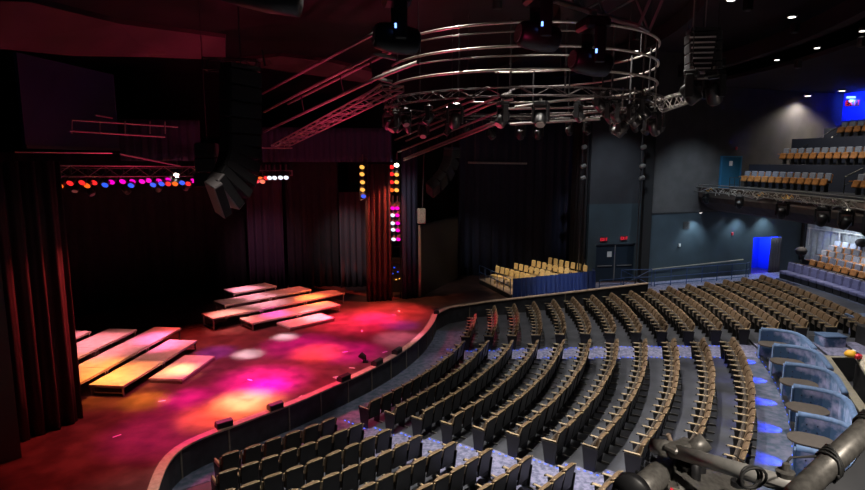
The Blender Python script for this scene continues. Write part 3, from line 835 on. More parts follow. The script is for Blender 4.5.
# top rail pipes on balcony front
t = thing('lighting_rail', 'grey lighting pipes running along the balcony front', 'rail', pol(33.7, 0, 6.5))
for r, z in ((33.75, 6.62), (33.55, 6.35), (33.95, 6.75)):
    MB().tube([pol(r, -30 + i * 1.0, z) for i in range(44)], .035, 6).build('rail_pipe', 'pipe2', t)
for a in (-24, -20, -16, -12, -8, -4, 0, 4, 8, 12):
    MB().tube([pol(34.02, a, 6.5), pol(33.55, a, 6.35), pol(33.75, a, 6.64)], .02, 6).build('rail_bracket', 'pipe2', t)

# moving head lamp, hung
def head_parts(s=1.0, flat=False):
    HR = Matrix.Rotation(-1.75, 4, 'Y') @ Matrix.Rotation(.1, 4, 'X') if flat else Matrix.Rotation(2.5, 4, 'X') @ Matrix.Rotation(.2, 4, 'Y')
    return [('base', MB().box((0, 0, -.07 * s), (.36 * s, .26 * s, .14 * s), bev=.03 * s), 'headblack'),
            ('yoke', MB().box((-.2 * s, 0, -.32 * s), (.06 * s, .16 * s, .46 * s), bev=.015 * s).box((.2 * s, 0, -.32 * s), (.06 * s, .16 * s, .46 * s), bev=.015 * s).box((0, 0, -.145 * s), (.42 * s, .16 * s, .05 * s)), 'headblack'),
            ('lamp_head', MB().lathe([(.08 * s, -.22 * s), (.14 * s, -.18 * s), (.155 * s, 0), (.15 * s, .18 * s), (.13 * s, .21 * s)], (0, 0, -.46 * s), 14, HR), 'headblack'),
            ('clamp', MB().box((0, 0, .03 * s), (.06 * s, .06 * s, .08 * s)), 'steel')]
def big_head_parts(s=1.0):
    HR = Matrix.Rotation(-1.45, 4, 'Y') @ Matrix.Rotation(.1, 4, 'X')
    return [('base', MB().box((0, 0, -.06 * s), (.34 * s, .40 * s, .16 * s), bev=.04 * s), 'headblack'),
            ('yoke', MB().box((.02 * s, -.2 * s, -.33 * s), (.15 * s, .05 * s, .46 * s), bev=.02 * s), 'headblack'),
            ('yoke', MB().box((.02 * s, .2 * s, -.33 * s), (.15 * s, .05 * s, .46 * s), bev=.02 * s), 'headblack'),
            ('lamp_head', MB().lathe([(.10 * s, -.26 * s), (.15 * s, -.22 * s), (.17 * s, -.05 * s), (.165 * s, .12 * s), (.145 * s, .24 * s), (.12 * s, .27 * s)], (0, 0, -.52 * s), 18, HR), 'headblack'),
            ('clamp', MB().box((0, 0, .06 * s), (.07 * s, .07 * s, .12 * s)), 'steel')]
def mk_head(s, glow=None):
    t = thing('moving_head_light', 'x', 'stage light')
    for n_, mb, mt in (big_head_parts(s) if glow else head_parts(s)):
        q = mb.build(n_, mt, t, smooth=n_ == 'lamp_head')
        if n_ == 'lamp_head': hd = q
    # lens
    T = Matrix.Translation(Vector((0, 0, -.46 * s))) @ Matrix.Rotation(2.5, 4, 'X') @ Matrix.Rotation(.2, 4, 'Y')
    HR = Matrix.Rotation(-1.75, 4, 'Y') @ Matrix.Rotation(.1, 4, 'X') if glow else T.to_3x3().to_4x4()
    MB().lathe([(.115 * s, .205 * s), (.12 * s, .222 * s)], (0, 0, -.46 * s), 14, HR).build('lens', 'pipe2', hd) if not glow else MB().lathe([(.11 * s, .26 * s), (.11 * s, .282 * s)], (0, 0, -.52 * s), 14, Matrix.Rotation(-1.45, 4, 'Y') @ Matrix.Rotation(.1, 4, 'X')).build('lens', 'pipe2', hd)
    if glow:
        MB().box((-.04 * s, -.232 * s, -.42 * s), (.022 * s, .012, .05 * s)).build('display', 'lampblue', t)
    return t
HM = {}
def hang_head(p, rz, lb, s=1.0, group=None, glow=False, tilt=0):
    key = (s, glow)
    if key not in HM: HM[key] = mk_head(s, glow); c = HM[key]
    else: c = copy_tree(HM[key])
    c.location = p; c.rotation_euler = (tilt, 0, rz); c['label'] = lb; c['category'] = 'stage light'
    if group: c['group'] = group
    elif 'group' in c: del c['group']
    return c
for i, (a, s) in enumerate(((11.0, .9), (5.8, 1.0), (-.5, 1.3), (-6.0, 1.3), (-9.0, 1.2), (-12.2, 1.3))):
    hang_head(pol(33.55, a, 6.28), math.radians(a + 90 + 20 * i), 'black moving head lamp under the balcony rail, %s from the left' % ordw(i + 1), s, 'moving heads on the balcony rail')
cb = MB()
for a in [10 - i * .55 for i in range(38)]:
    pts = [pol(33.5 + random.uniform(-.15, .3), a + random.uniform(-.3, .3) + j * .25, 6.35 + random.uniform(-.15, .3)) for j in range(5)]
    cb.tube(pts, random.choice((.012, .02)), 5)
tag(cb.build('cable_bundle', 'steel'), 'tangled grey cables along the balcony rail', 'cables', kind='stuff')
cb = MB()
for a in (9.8, 2.0, -1.5, -2.2):
    cb.tube([pol(33.45, a + j * .3, 6.5 + .12 * math.sin(j * 2.)) for j in range(4)], .016, 5)
tag(cb.build('yellow_cable', 'yellow'), 'yellow cables looped over the balcony rail', 'cables', kind='stuff')

# balcony and rear seats (wood backs, grey cushions)
def wood_parts():
    return [('backrest', MB().box((0, .02, .68), (.46, .05, .46), m=Matrix.Rotation(-.12, 4, 'X'), bev=.02), 'wood'),
            ('back_cushion', MB().box((0, -.035, .75), (.44, .07, .42), m=Matrix.Rotation(-.12, 4, 'X'), bev=.03), 'greyfab'),
            ('seat', MB().box((0, -.24, .5), (.44, .10, .36), m=Matrix.Rotation(-.3, 4, 'X'), bev=.03), 'wood'),
            ('armrest', MB().box((-.26, -.2, .62), (.045, .4, .04), bev=.01), 'wood'),
            ('pedestal', MB().box((0, -.1, .22), (.08, .2, .44)), 'black')]
wm = None
def wood_seat(p, a, lb, group):
    global wm
    if wm is None:
        wm = thing('balcony_chair', 'x', 'seat')
        for n_, mb, mt in wood_parts(): mb.build(n_, mt, wm)
        c = wm
    else: c = copy_tree(wm)
    c.location = p; c.rotation_euler = (0, 0, math.radians(a - 90)); c['label'] = lb; c['group'] = group; c['category'] = 'seat'
def wood_row(r, z, a_hi, a_lo, rowname, group, skip=()):
    n_ = int(math.radians(a_hi - a_lo) * r / .56); j = 0
    for i in range(n_):
        a = a_hi - (i + .5) * (a_hi - a_lo) / n_
        if any(s0 < a < s1 for s0, s1 in skip): continue
        p = pol(r, a, z); x, y = proj(p + Vector((0, 0, .6)))
        if x > 880: break
        j += 1
        wood_seat(p, a, 'wooden seat with grey cushion, %s from the left, %s' % (ordw(j), rowname), group)
wood_row(36.3, 6.65, 11.4, -14, 'front row of the balcony', 'front balcony seats', skip=((-1.9, .2),))
wood_row(38.6, 8.0, 10.9, -14, 'second row of the balcony', 'second row balcony seats', skip=((-3.2, -1.0),))
wood_row(41.6, 9.55, 9.6, -14, 'top row of the balcony', 'top row balcony seats')
for j, r in enumerate((38.6, 39.6, 40.6, 41.6)):
    wood_row(r, 1.95 + j * .16, 6.4 + j * .9, -6, '%s row under the balcony' % ordw(j + 1), 'wooden seats under the balcony')
# floor under these rows
b = MB()
for j, r in enumerate((38.6, 39.6, 40.6, 41.6)): b.arcslab(r - .55, r + .45 if j < 3 else 43.3, -25, 6.9 + j * 1.1, 1.2, 1.95 + j * .16, 30)
struct(b.build('floor_rear', 'navywall'), 'dark stepped floor under the balcony')
MB().arcslab(37.75, 37.9, -25, 7.0, 1.4, 2.35, 30).build('wall_rear_low', 'fascia')['kind'] = 'structure'
# purple armchairs along the low wall
pm_ = None; j = 0
for i in range(26):
    a = 6.6 - i * .92; p = pol(37.25, a, 1.47); x, y = proj(p + Vector((0, 0, .5)))
    if x > 880: continue
    j += 1
    if pm_ is None:
        pm_ = thing('lounge_chair', 'x', 'chair')
        MB().box((0, .16, .62), (.50, .14, .62), m=Matrix.Rotation(-.08, 4, 'X'), bev=.04).build('backrest', 'purplefab', pm_)
        MB().box((0, -.14, .36), (.54, .50, .18), bev=.04).build('seat', 'purplefab', pm_)
        MB().box((0, -.1, .135), (.5, .5, .27)).build('base', 'black', pm_); c = pm_
    else: c = copy_tree(pm_)
    c.location = p; c.rotation_euler = (0, 0, math.radians(a - 90)); c['label'] = 'purple grey lounge chair against the low rear wall, %s from the left' % ordw(j)
    c['group'] = 'purple lounge chairs in a row'; c['category'] = 'chair'
MB().arcslab(36.7, 37.75, -25, 7.0, 1.3, 1.47, 30).build('floor_ledge', 'carpet2')['kind'] = 'structure'
# dark round heads of lamps before the pale curtain
for i, (a, r) in enumerate(((8.9, 38.0), (6.3, 41.5), (3.7, 42.3), (1.2, 42.3), (-1.4, 42.3))):
    p = pol(r if i else 38.9, a if i else 8.3, 2.6)
    t = thing('draped_lamp', 'dark bulky covered lamp stand before the pale curtain, %s from the left' % ordw(i + 1), 'lamp', (p.x, p.y, 2.2), 'covered stands before the pale curtain')
    z0 = 1.76 if i == 0 else 2.42
    MB().tube([(p.x, p.y, z0 - .3), (p.x, p.y, z0 + .9)], .04, 6).build('pole', 'black', t)
    MB().lathe([(.1, -.24), (.26, -.16), (.33, .04), (.24, .2), (.08, .26)], (p.x, p.y, z0 + 1.1), 10).build('cover', 'blackcloth', t, smooth=True)
# rail before pale curtain
t = thing('rear_handrail', 'pale handrail in front of the pale rear curtain', 'handrail', pol(42.9, 5, 2.6))
MB().tube([pol(42.9, 13.6 - i, 3.75) for i in range(18)], .035, 6).build('rail', 'white', t)
for i in range(6): MB().tube([pol(42.9, 13.4 - i * 3, 2.6), pol(42.9, 13.4 - i * 3, 3.75)], .025, 6).build('post', 'white', t)

# balcony guard rails
def slope_rail(p0, p1, lb, h=.85):
    t = thing('stair_rail', lb, 'railing', p0); mb = MB()
    mb.tube([p0, p0 + Vector((0, 0, h)), p1 + Vector((0, 0, h)), p1], .025, 6); mb.build('frame', 'black', t)
    q = p0.lerp(p1, .5); MB().tube([q, q + Vector((0, 0, h))], .02, 6).build('post', 'black', t)
    MB().tube([p0 + Vector((0, 0, h / 2)), p1 + Vector((0, 0, h / 2))], .018, 6).build('mid_rail', 'black', t)
slope_rail(pol(36.9, 11.6, 6.35), pol(38.3, 11.9, 7.2), 'black stair rail right of the balcony door')
slope_rail(pol(39.2, 9.9, 8.1), pol(41.5, 9.4, 9.5), 'black stair rail above the second balcony row')
slope_rail(pol(36.4, -.6, 6.6), pol(41.0, -3.6, 9.6), 'long black stair rail across the balcony rows')
slope_rail(pol(36.4, -1.9, 6.6), pol(41.0, -5.6, 9.6), 'second long black stair rail on the balcony at the right')
slope_rail(pol(35.3, 10.0, 6.35), pol(35.6, 12.0, 6.35), 'low black rail in front of the balcony door')

# ceiling lights
for i, (px, py, Y, lb, e) in enumerate(((792, 17, 18, 'small white ceiling light at the top right', 0), (817, 48, 24, 'small white ceiling light below the top right one', 0),
        (777, 60, 27, 'small white ceiling light left of the balcony rows', 0), (669, 37, 27, 'small white ceiling light right of the pipe ring', 0),
        (636, 51, 30, 'faint ceiling light seen through the pipe ring', 0), (731, 0, 16, 'ceiling light cut by the top edge', 0), (863, 31, 20, 'ceiling light at the right edge', 0))):
    downlight(at(px, py, Y), lb, 'lampwhite', .10, group='high ceiling lights')
pw = at(808, 96, 38.3); pw2 = at(842, 91, 38.0)
downlight(pw, 'warm downlight washing the charcoal balcony wall', 'lampwarm', .17, 220, (1, .9, .8), 2.5)
downlight(pw2, 'warm downlight right of the wall washing one', 'lampwarm', .17, 160, (1, .86, .7), 1.9)
pbl = at(851, 97.3, 37.5)
t = thing('blue_flood', 'blue flood lamp above the blue rear wall', 'light', pbl)
MB().box(pbl, (.5, .16, .12)).build('housing', 'lampblue', t)
exit_sign(at(853, 103, 37.5), -1.45 + .9, 'red exit sign on the blue rear balcony wall', 1.6)

def spot(name, loc, aim, e, col=(1, 1, 1), size=.6, blend=.6, soft=.15):
    l = bpy.data.lights.new(name, 'SPOT'); l.energy = e; l.color = col; l.spot_size = size; l.spot_blend = blend; l.shadow_soft_size = soft
    o = bpy.data.objects.new(name, l); COL.objects.link(o); o.location = loc
    o.rotation_euler = (Vector(aim) - Vector(loc)).to_track_quat('-Z', 'Y').to_euler(); return o
spot('blue_wall_light', (pbl.x, pbl.y, pbl.z - .15), pol(46.2, 12.5, 11.7), 1300, (.03, .08, 1), 2.0, .8)
# passage light
q = (pa + pb) / 2 + nV * .9
l = bpy.data.lights.new('passage_light', 'POINT'); l.energy = 90; l.color = (.05, .12, 1); l.shadow_soft_size = .1
o = bpy.data.objects.new('passage_light', l); COL.objects.link(o); o.location = (q.x, q.y, 3.0)

# ================================================================== OVERHEAD RIG
def truss(mb, p0, p1, wd=.3, ht=.3, r=.02, step=.35, side=None):
    p0 = Vector(p0); p1 = Vector(p1); t = (p1 - p0).normalized(); s = t.cross(Vector((0, 0, 1))).normalized(); u = s.cross(t)
    cs = [s * a * wd / 2 + u * b_ * ht / 2 for a, b_ in ((-1, -1), (1, -1), (1, 1), (-1, 1))]
    for c in cs: mb.tube([p0 + c, p1 + c], r, 6)
    n = max(1, int((p1 - p0).length / step))
    for i in range(n):
        a = p0.lerp(p1, i / n); b_ = p0.lerp(p1, (i + 1) / n)
        for j in range(4):
            c, d = cs[j], cs[(j + 1) % 4]
            if i % 2: c, d = d, c
            mb.tube([a + c, b_ + d], r * .55, 5, False)
    for q in (p0, p1):
        for j in range(4): mb.tube([q + cs[j], q + cs[(j + 1) % 4]], r * .8, 5, False)
# pipe ring
RC = Vector((2.93, 20.0)); RR = 4.35
zs = [at(525, y, 15.7).z for y in (22, 46, 69.5)]
t = thing('pipe_ring', 'large round suspended ring of three bright metal rails', 'lighting ring', (RC.x, RC.y, zs[-1]))
def ringpts(r, z, a0=0, a1=360, n=72): return [Vector((RC.x + r * math.cos(math.radians(a0 + (a1 - a0) * i / n)), RC.y + r * math.sin(math.radians(a0 + (a1 - a0) * i / n)), z)) for i in range(n + 1)]
for z, (q0, q1) in zip(zs, ((-150, 95), (-165, 100), (-175, 110))): MB().tube(ringpts(RR, z, q0, q1), .036, 8).build('ring_rail', 'pipe', t, smooth=True)
for z in ((zs[0] + zs[1]) / 2 - .02, (zs[1] + zs[2]) / 2 - .02):
    MB().tube(ringpts(RR + .45, z, -158, -72, 30), .024, 6).build('inner_rail', 'pipe2', t, smooth=True)
for i in range(14):
    a = math.radians(-160 + i * 19.5); p = (RC.x + (RR - .07) * math.cos(a), RC.y + (RR - .07) * math.sin(a))
    MB().tube([(p[0], p[1], zs[2] - .6), (p[0], p[1], zs[0] + .1)], .03, 6).build('ring_post', 'black', t)
for i in range(6):
    a = math.radians(-140 + i * 50); p = (RC.x + RR * math.cos(a), RC.y + RR * math.sin(a))
    MB().tube([(p[0], p[1], zs[0] + .05), (p[0], p[1], 14.6)], .012, 5).build('hanging_wire', 'black', t)
# curved truss under the ring
def curved_truss(mb, r, z, a0, a1, n, wd=.22, ht=.22, rr=.018):
    A_ = [ringpts(r - wd / 2, z, a0, a1, n), ringpts(r + wd / 2, z, a0, a1, n), ringpts(r - wd / 2, z - ht, a0, a1, n), ringpts(r + wd / 2, z - ht, a0, a1, n)]
    for c in A_: mb.tube(c, rr, 6)
    for i in range(n):
        for x, y in ((0, 1), (2, 3), (0, 2), (1, 3)):
            if i % 2: x, y = y, x
            mb.tube([A_[x][i], A_[y][i + 1]], rr * .6, 4, False)
zt = at(525, 84, 15.0).z
t = thing('ring_truss', 'curved lattice truss carrying lamps below the pipe ring', 'truss', (RC.x, RC.y, zt))
mb = MB(); curved_truss(mb, RR + .1, zt, -175, 175, 64); mb.build('lattice', 'rig', t)
MB().tube(ringpts(RR - 1.2, zt - .2, -60, 130, 40), .03, 6).build('lower_pipe', 'rig', t)
j = 0
for i in range(26):
    a = -172 + i * 13.4 + random.uniform(-3, 3); r = RR + .1
    p = (RC.x + r * math.cos(math.radians(a)), RC.y + r * math.sin(math.radians(a)), zt - .36)
    j += 1
    hang_head(p, random.random() * 6, 'black moving head lamp under the curved truss, %s clockwise' % ordw(j), random.choice((.8, 1.0)), 'moving heads under the ring truss', tilt=0)
j = 0
for i, (px, py) in enumerate(((610, 108), (622, 122), (634, 112), (645, 104), (600, 96), (655, 120))):
    p = at(px, py - 8, 16.5)
    j += 1; hang_head(p, random.random() * 6, 'black moving head in the cluster right below the ring, %s of six' % ordw(j), .95, 'moving heads clustered below the ring')
    MB().tube([p + Vector((0, 0, .05)), p + Vector((0, 0, zt - p.z + .1))], .02, 6).build('drop_pipe', 'pipe2', t) if p.z < zt else None
# straight truss to the right
def mktruss(lb, p0, p1, wd, ht, r, step, m='pipe2', wires=True):
    t = thing('box_truss', lb, 'truss', p0); mb = MB(); truss(mb, p0, p1, wd, ht, r, step); mb.build('lattice', m, t)
    if wires:
        for f in (.1, .9):
            q = Vector(p0).lerp(Vector(p1), f); MB().tube([q + Vector((0, 0, ht / 2)), (q.x, q.y, 14.6)], .012, 5).build('hanging_wire', 'black', t)
mktruss('short bright lattice truss right of the ring', at(618, 119, 17.0), at(690, 96, 19.0), .35, .35, .028, .3, 'pipe')
mktruss('heavy box truss crossing the top edge right of centre', at(500, -34, 8.3), at(652, 10, 7.0), .34, .42, .024, .40, 'pipe')
# near moving heads
for (px, py, Y, lb) in ((397, -8, 6.0, 'large black moving head lamp near the top left of the ring'), (540, -8, 6.3, 'large black moving head lamp below the heavy truss, left one'), (593, 20, 6.6, 'large black moving head lamp below the heavy truss, right one')):
    c = hang_head(at(px, py, Y), .15, lb, .86, None, True, 0)
# line array at right: louvred speakers seen end on
def line_array(lb, pts, w_, d_, m, yaw, cap=None):
    t = thing('line_array', lb, 'speaker', pts[0]); n = len(pts) - 1
    for i in range(n):
        a, b_ = Vector(pts[i]), Vector(pts[i + 1]); c = (a + b_) / 2; L_ = (b_ - a).length
        dirv = (b_ - a).normalized()
        X_ = Vector((math.cos(yaw), math.sin(yaw), 0)); Z_ = -dirv; Y_ = Z_.cross(X_).normalized(); X_ = Y_.cross(Z_).normalized()
        R = Matrix((X_, Y_, Z_)).transposed().to_4x4()
        MB().box(c, (w_, d_, L_ * .94), m=R, bev=.02).build('speaker_cabinet', 'speakerlit' if w_ == .95 and n > 8 and i >= n - 2 else m, t)  # last two cabinets coloured lighter to look lit
        MB().box(c - Y_ * (d_ / 2 + .005), (w_ * .92, .02, L_ * .8), m=R).build('grille', 'speaker', t)
    top = Vector(pts[0])
    MB().box(top + Vector((0, 0, .06)), (w_ * .9, d_, .1), yaw).build('rigging_frame', 'black', t)
    MB().tube([top + Vector((0, 0, .1)), (top.x, top.y, 14.6)], .015, 5).build('chain', 'black', t)
    return t
# left large array
pts = [at(241, y, 13.5) for y in (70, 86, 102, 118, 134, 146)] + [at(240.5, 157, 13.45), at(238.5, 168, 13.35), at(235, 178, 13.2), at(230, 187, 13.05), at(223, 195, 12.9), at(214, 201, 12.75)]
line_array('huge dark line array speaker column hanging over the stage with curved bottom', pts, .95, .36, 'speaker', math.radians(60))
t = thing('ground_fill_speaker', 'second dark curved speaker column just behind the huge one', 'speaker', at(212, 190, 16))
for i, (x, y) in enumerate(((207, 150), (207, 165), (206, 180))):
    MB().box(at(x, y, 15), (.5, .6, .36), .2, bev=.03).build('speaker_cabinet', 'speaker', t)
MB().tube([at(207, 148, 15), Vector((at(207, 148, 15).x, at(207, 148, 15).y, 14.6))], .012, 5).build('chain', 'black', t)
pts = [at(452, y, 26.5) for y in (150, 158)] + [at(449, 167, 26.4), at(444, 176, 26.2), at(437, 184, 26.0), at(429, 191, 25.8)]
line_array('smaller curved line array speaker hanging above the grey screen', pts, .8, .45, 'speaker', math.radians(60), 'speakerlit')
# right array
t = line_array('hanging speaker stack with bright slats right of the ring', [at(703, y, 18.5) for y in (33, 43, 53, 63, 72)], .95, .6, 'black', math.radians(-8))
for i in range(9):
    p = at(703, 37 + i * 5.2, 18.1); wd = .75 - .05 * i
    MB().box(p, (wd, .03, .045), math.radians(-8)).build('slat', 'alu', t)
t2 = thing('chain_hoist', 'pair of thin chains holding the slatted speaker stack', 'chain', at(690, 60, 18.4))
for px, yb in ((690, 75), (705, 30)): MB().tube([at(px, yb, 18.3), Vector((at(px, yb, 18.3).x, at(px, yb, 18.3).y, 14.6))], .02, 5).build('chain', 'pipe2', t2)
for i, px in enumerate((692, 715)):
    c = hang_head(at(px, 70, 18), 1 + i, 'large black moving head at the %s of the slatted speaker stack' % ('left' if i == 0 else 'right'), 1.5, 'moving heads by the slatted speakers')
    o = MB().tube([(0, 0, 0), (0, 0, 14.6 - c.location.z)], .015, 6).build('hanging_rod', 'black'); o.parent = c

# left suspended catwalk pipes (run from above the stage towards the hall)
t = thing('catwalk', 'suspended catwalk of long sloping pipes lit red, left of the ring', 'catwalk', at(262, 148, 25))
for q in ([(262, 94, 25), (375, 33, 13)], [(264, 112, 25), (376, 54, 13.4), (396, 59, 13.5)], [(288, 104, 24), (402, 46, 13.0)], [(264, 132, 25), (377, 78, 13.4), (392, 82, 13.5)], [(377, 78, 13.4), (418, 62, 12.0)]):
    MB().tube([at(*p) for p in q], .045, 8).build('long_pipe', 'pipe2', t)
mb = MB(); truss(mb, at(278, 147, 24.5), at(393, 88, 14.2), .55, .12, .025, .6); mb.build('floor_lattice', 'pipe2', t)
mb = MB(); mb.tube([at(262, 148, 24.5), at(292, 148, 24.0)], .03); mb.tube([at(362, 98, 15.5), at(381, 84, 14)], .03); mb.build('end_pipe', 'pipe2', t)
for x, y0, y1, Y in ((340, 75, 95, 16.5), (300, 90, 112, 20), (370, 62, 80, 13.8)): MB().tube([at(x, y0, Y), at(x + 4, y1, Y)], .02, 6).build('hanger', 'black', t)
t = thing('catwalk', 'suspended catwalk of grey pipes under the ring, right of the other one', 'catwalk', at(400, 160, 31))
for q in ([(390, 128, 31), (472, 95, 21)], [(401, 130, 31), (474, 100, 21.5)], [(395, 140, 31), (505, 94, 19.5), (516, 96, 19.5)], [(406, 141, 30), (491, 104, 20.5), (513, 99, 20)],
          [(398, 152, 30), (507, 108.7, 20), (600, 107, 19)], [(404, 160.5, 30), (496, 124, 20), (507, 111, 19.7)], [(404, 158.5, 30.2), (494, 122, 20.2)], [(515, 107, 19), (600, 95, 18)], [(510, 124, 19), (600, 119, 18)]):
    MB().tube([at(*p) for p in q], .045, 8).build('long_pipe', 'pipe2', t)
for f in range(10):
    p = at(410 + f * 9, 150 - f * 3.8, 29 - f * .95); q = at(412 + f * 9, 157 - f * 3.5, 29 - f * .95); MB().tube([p, q], .02, 5).build('strut', 'black', t)

# red-lit ceiling clouds
def cloud(lb, corners, m='soffit', th=.15):
    vs = [Vector(c) for c in corners]; n = len(vs); mb = MB()
    mb.add(vs + [v + Vector((0, .1, th)) for v in vs], [list(range(n)), list(range(n, 2 * n))[::-1]] + [[i, (i + 1) % n, n + (i + 1) % n, n + i] for i in range(n)])
    o = mb.build('ceiling_panel', m); tag(o, lb, 'ceiling panel'); return o
cloud('long sloping maroon ceiling panel at the upper left', [at(-20, 0, 13), at(30, 2, 14), at(120, 24, 17), at(225, 38, 21), at(225, 60, 23), at(150, 57, 20), at(75, 56, 17), at(-20, 47, 14)])
cloud('maroon ceiling panel behind the left catwalk', [at(225, 62, 26), at(280, 56, 25), at(330, 62, 24), at(372, 72, 23), at(372, 84, 25), at(310, 72, 27), at(250, 66, 28)])
t = thing('duct', 'curved dark duct with magenta lit underside at the top edge', 'duct', at(268, 3, 9))
MB().tube([at(225, -14, 9), at(245, -8, 9), at(270, -2, 9), at(300, 2, 9)], .22, 12).build('duct_body', 'black', t, smooth=True)
q = at(268, -3, 9); MB().tube([q, (q.x, q.y, 14.6)], .015, 6).build('hanging_rod', 'black', t)
t = thing('rigging_truss', 'small dark rigging frame on top of the huge speaker column', 'rigging', at(262, 62, 15))
mb = MB(); truss(mb, at(205, 64, 14), at(258, 66, 14), .3, .25, .02, .25); mb.build('lattice', 'black', t)
MB().tube([at(262, 50, 14), at(265, 66, 14)], .02).build('hook', 'black', t)

# curved dark bands in the ceiling on the right with small fittings
for i, (r, z) in enumerate(((22, 13.9), (27, 13.7), (32, 13.2))):
    o = MB().arcslab(r, r + .5, -35, 25, z, z + .7, 30).build('ceiling_baffle', 'ceil'); struct(o, 'curved dark ceiling baffle')
rc_i = 0
for px, py, Y in ((637, 35, 22), (722, 62, 24), (795, 28, 20), (798, 64, 24), (862, 42, 20), (748, 5, 18)):
    p = at(px, py, Y); rc_i += 1
    mb = MB(); mb.box(p, (.26, .2, .34), .4, bev=.03); o = mb.build('ceiling_fitting', 'headblack'); tag(o, 'small dark ceiling fitting with red glint, %s of the scattered ones' % ordw(rc_i), 'light', 'small ceiling fittings')
    
# ================================================================== STAGE LIGHTING RIG
def par_parts(col):
    R = Matrix.Rotation(.95, 4, 'X')
    return [('can', MB().lathe([(.05, .22), (.11, .2), (.115, 0), (.12, -.12)], (0, 0, -.22), 12, R), 'black'),
            ('lens', MB().lathe([(.105, -.10), (.10, -.122)], (0, 0, -.22), 12, R), 'lens_' + col),
            ('yoke', MB().tube([(-.13, 0, -.22), (-.13, 0, -.04), (.13, 0, -.04), (.13, 0, -.22)], .012, 5), 'black'),
            ('clamp', MB().box((0, 0, .10), (.05, .05, .28)), 'black')]
PM = {}
def par(p, rz, col, lb, group, s=1.0):
    if col not in PM:
        PM[col] = thing('stage_lamp', 'x', 'stage light'); c = PM[col]
        for n_, mb, mt in par_parts(col):
            q_ = mb.build(n_, mt, can_ if n_ == 'lens' else c)
            if n_ == 'can': can_ = q_
    else: c = copy_tree(PM[col])
    c.location = p; c.rotation_euler = (0, 0, rz); c.scale = (s, s, s); c['label'] = lb; c['group'] = group; c['category'] = 'stage light'
names = {'star': 'dazzling white', 'gold': 'golden'}
bar = [(60, 182, 'orange'), (70, 179.5, 'red'), (82, 179, 'red'), (87, 182, 'orange'), (94, 179, 'red'), (105, 181.5, 'blue'), (111.5, 178.5, 'magenta'), (122.5, 178, 'magenta'), (131, 182, 'blue'), (132.5, 178, 'magenta'), (142, 178, 'magenta'),
       (148.5, 177, 'magenta'), (153, 181.5, 'blue'), (159, 177.5, 'magenta'), (161.5, 180.5, 'blue'), (168, 176.5, 'magenta'), (168, 180.5, 'red'), (175, 180.5, 'orange'), (176.5, 172, 'star'), (182, 179.5, 'blue'), (188, 180.5, 'red'), (193, 177.5, 'magenta'), (201.5, 179.5, 'blue'), (207, 179.5, 'red'), (213, 178.5, 'orange'), (216, 171, 'star')]
t = thing('stage_truss', 'long lighting truss over the left stage full of coloured lamps', 'truss', at(60, 172, 19))
mb = MB(); truss(mb, at(52, 171, 18.5), at(226, 171.5, 22.5), .4, .35, .025, .45); mb.build('lattice', 'pipe2', t)
MB().tube([at(55, 168, 18.5), at(226, 168, 22.5)], .03).build('upper_pipe', 'black', t)
for i, (x, y, c) in enumerate(bar):
    Y = 18.5 + (x - 55) / 170 * 4 - .15
    p = at(x, y, Y) + Vector((0, .06, .17))
    par(p, PI + .1, c, '%s stage lamp on the long left truss, %s from the left' % (names.get(c, c), ordw(i + 1)), 'coloured lamps on the left stage truss', 1.0)
t = thing('stage_truss', 'short lighting bar over the right stage with white and red lamps', 'truss', at(270, 175, 29))
mb = MB(); truss(mb, at(253, 173, 28.6), at(292, 173, 29.2), .3, .25, .02, .35); mb.build('lattice', 'pipe2', t)
for i, (x, y, c) in enumerate(((252.5, 178, 'blue'), (257, 177.5, 'red'), (260.5, 175, 'orange'), (262.5, 178, 'orange'), (266, 174.5, 'red'), (269.5, 174.2, 'white'), (274.5, 174.2, 'white'), (280.5, 174, 'white'), (286, 174, 'white'))):
    par(at(x, y, 28.6) + Vector((0, .06, .17)), PI + .1, c, '%s lamp on the short right bar, %s from the left' % (c, ordw(i + 1)), 'lamps on the short right bar', 1.2)
# pale hanging lamp bodies below the left truss
for i, (x, y) in enumerate(((74, 186), (89, 190), (125, 189), (157, 187), (186, 186))):
    Y = 19 + (x - 55) / 170 * 4
    hang_head(at(x, y - 9, Y), i, 'dim grey moving head under the left stage truss, %s from the left' % ordw(i + 1), .75, 'moving heads under the left stage truss')
# ladders of side lights
def ladder(lb, x0, y0, y1, Y, lamps, w_=.5, grp='', zb=None):
    top = at(x0, y0, Y); t = thing('light_ladder', lb, 'truss', (top.x, top.y, ST if zb is None else zb)); zb_ = at(x0, y1, Y).z if zb is None else zb
    mb = MB()
    for sx in (-w_ / 2, w_ / 2): mb.tube([(top.x + sx, top.y + .15, top.z), (top.x + sx, top.y + .15, zb_)], .025, 6)
    for i in range(9):
        z = zb_ + (top.z - zb_) * i / 8; mb.tube([(top.x - w_ / 2, top.y + .15, z), (top.x + w_ / 2, top.y + .15, z)], .018, 5)
    mb.build('ladder_frame', 'black', t)
    for i, (x, y, c) in enumerate(lamps):
        p = at(x, y, Y) + Vector((0, -.02, .20))
        par(p, PI - .1, c, '%s lamp on the %s, %s from the top' % (names.get(c, c), grp, ordw(i + 1)), 'lamps on the ' + grp, 1.25)
ladder('left hanging ladder with four golden lamps and one blue', 363, 158, 200, 30, [(362.5, 164, 'gold'), (362.5, 171, 'gold'), (363, 179, 'gold'), (363, 186.5, 'gold'), (364, 193, 'blue')], .4, 'left hanging ladder')
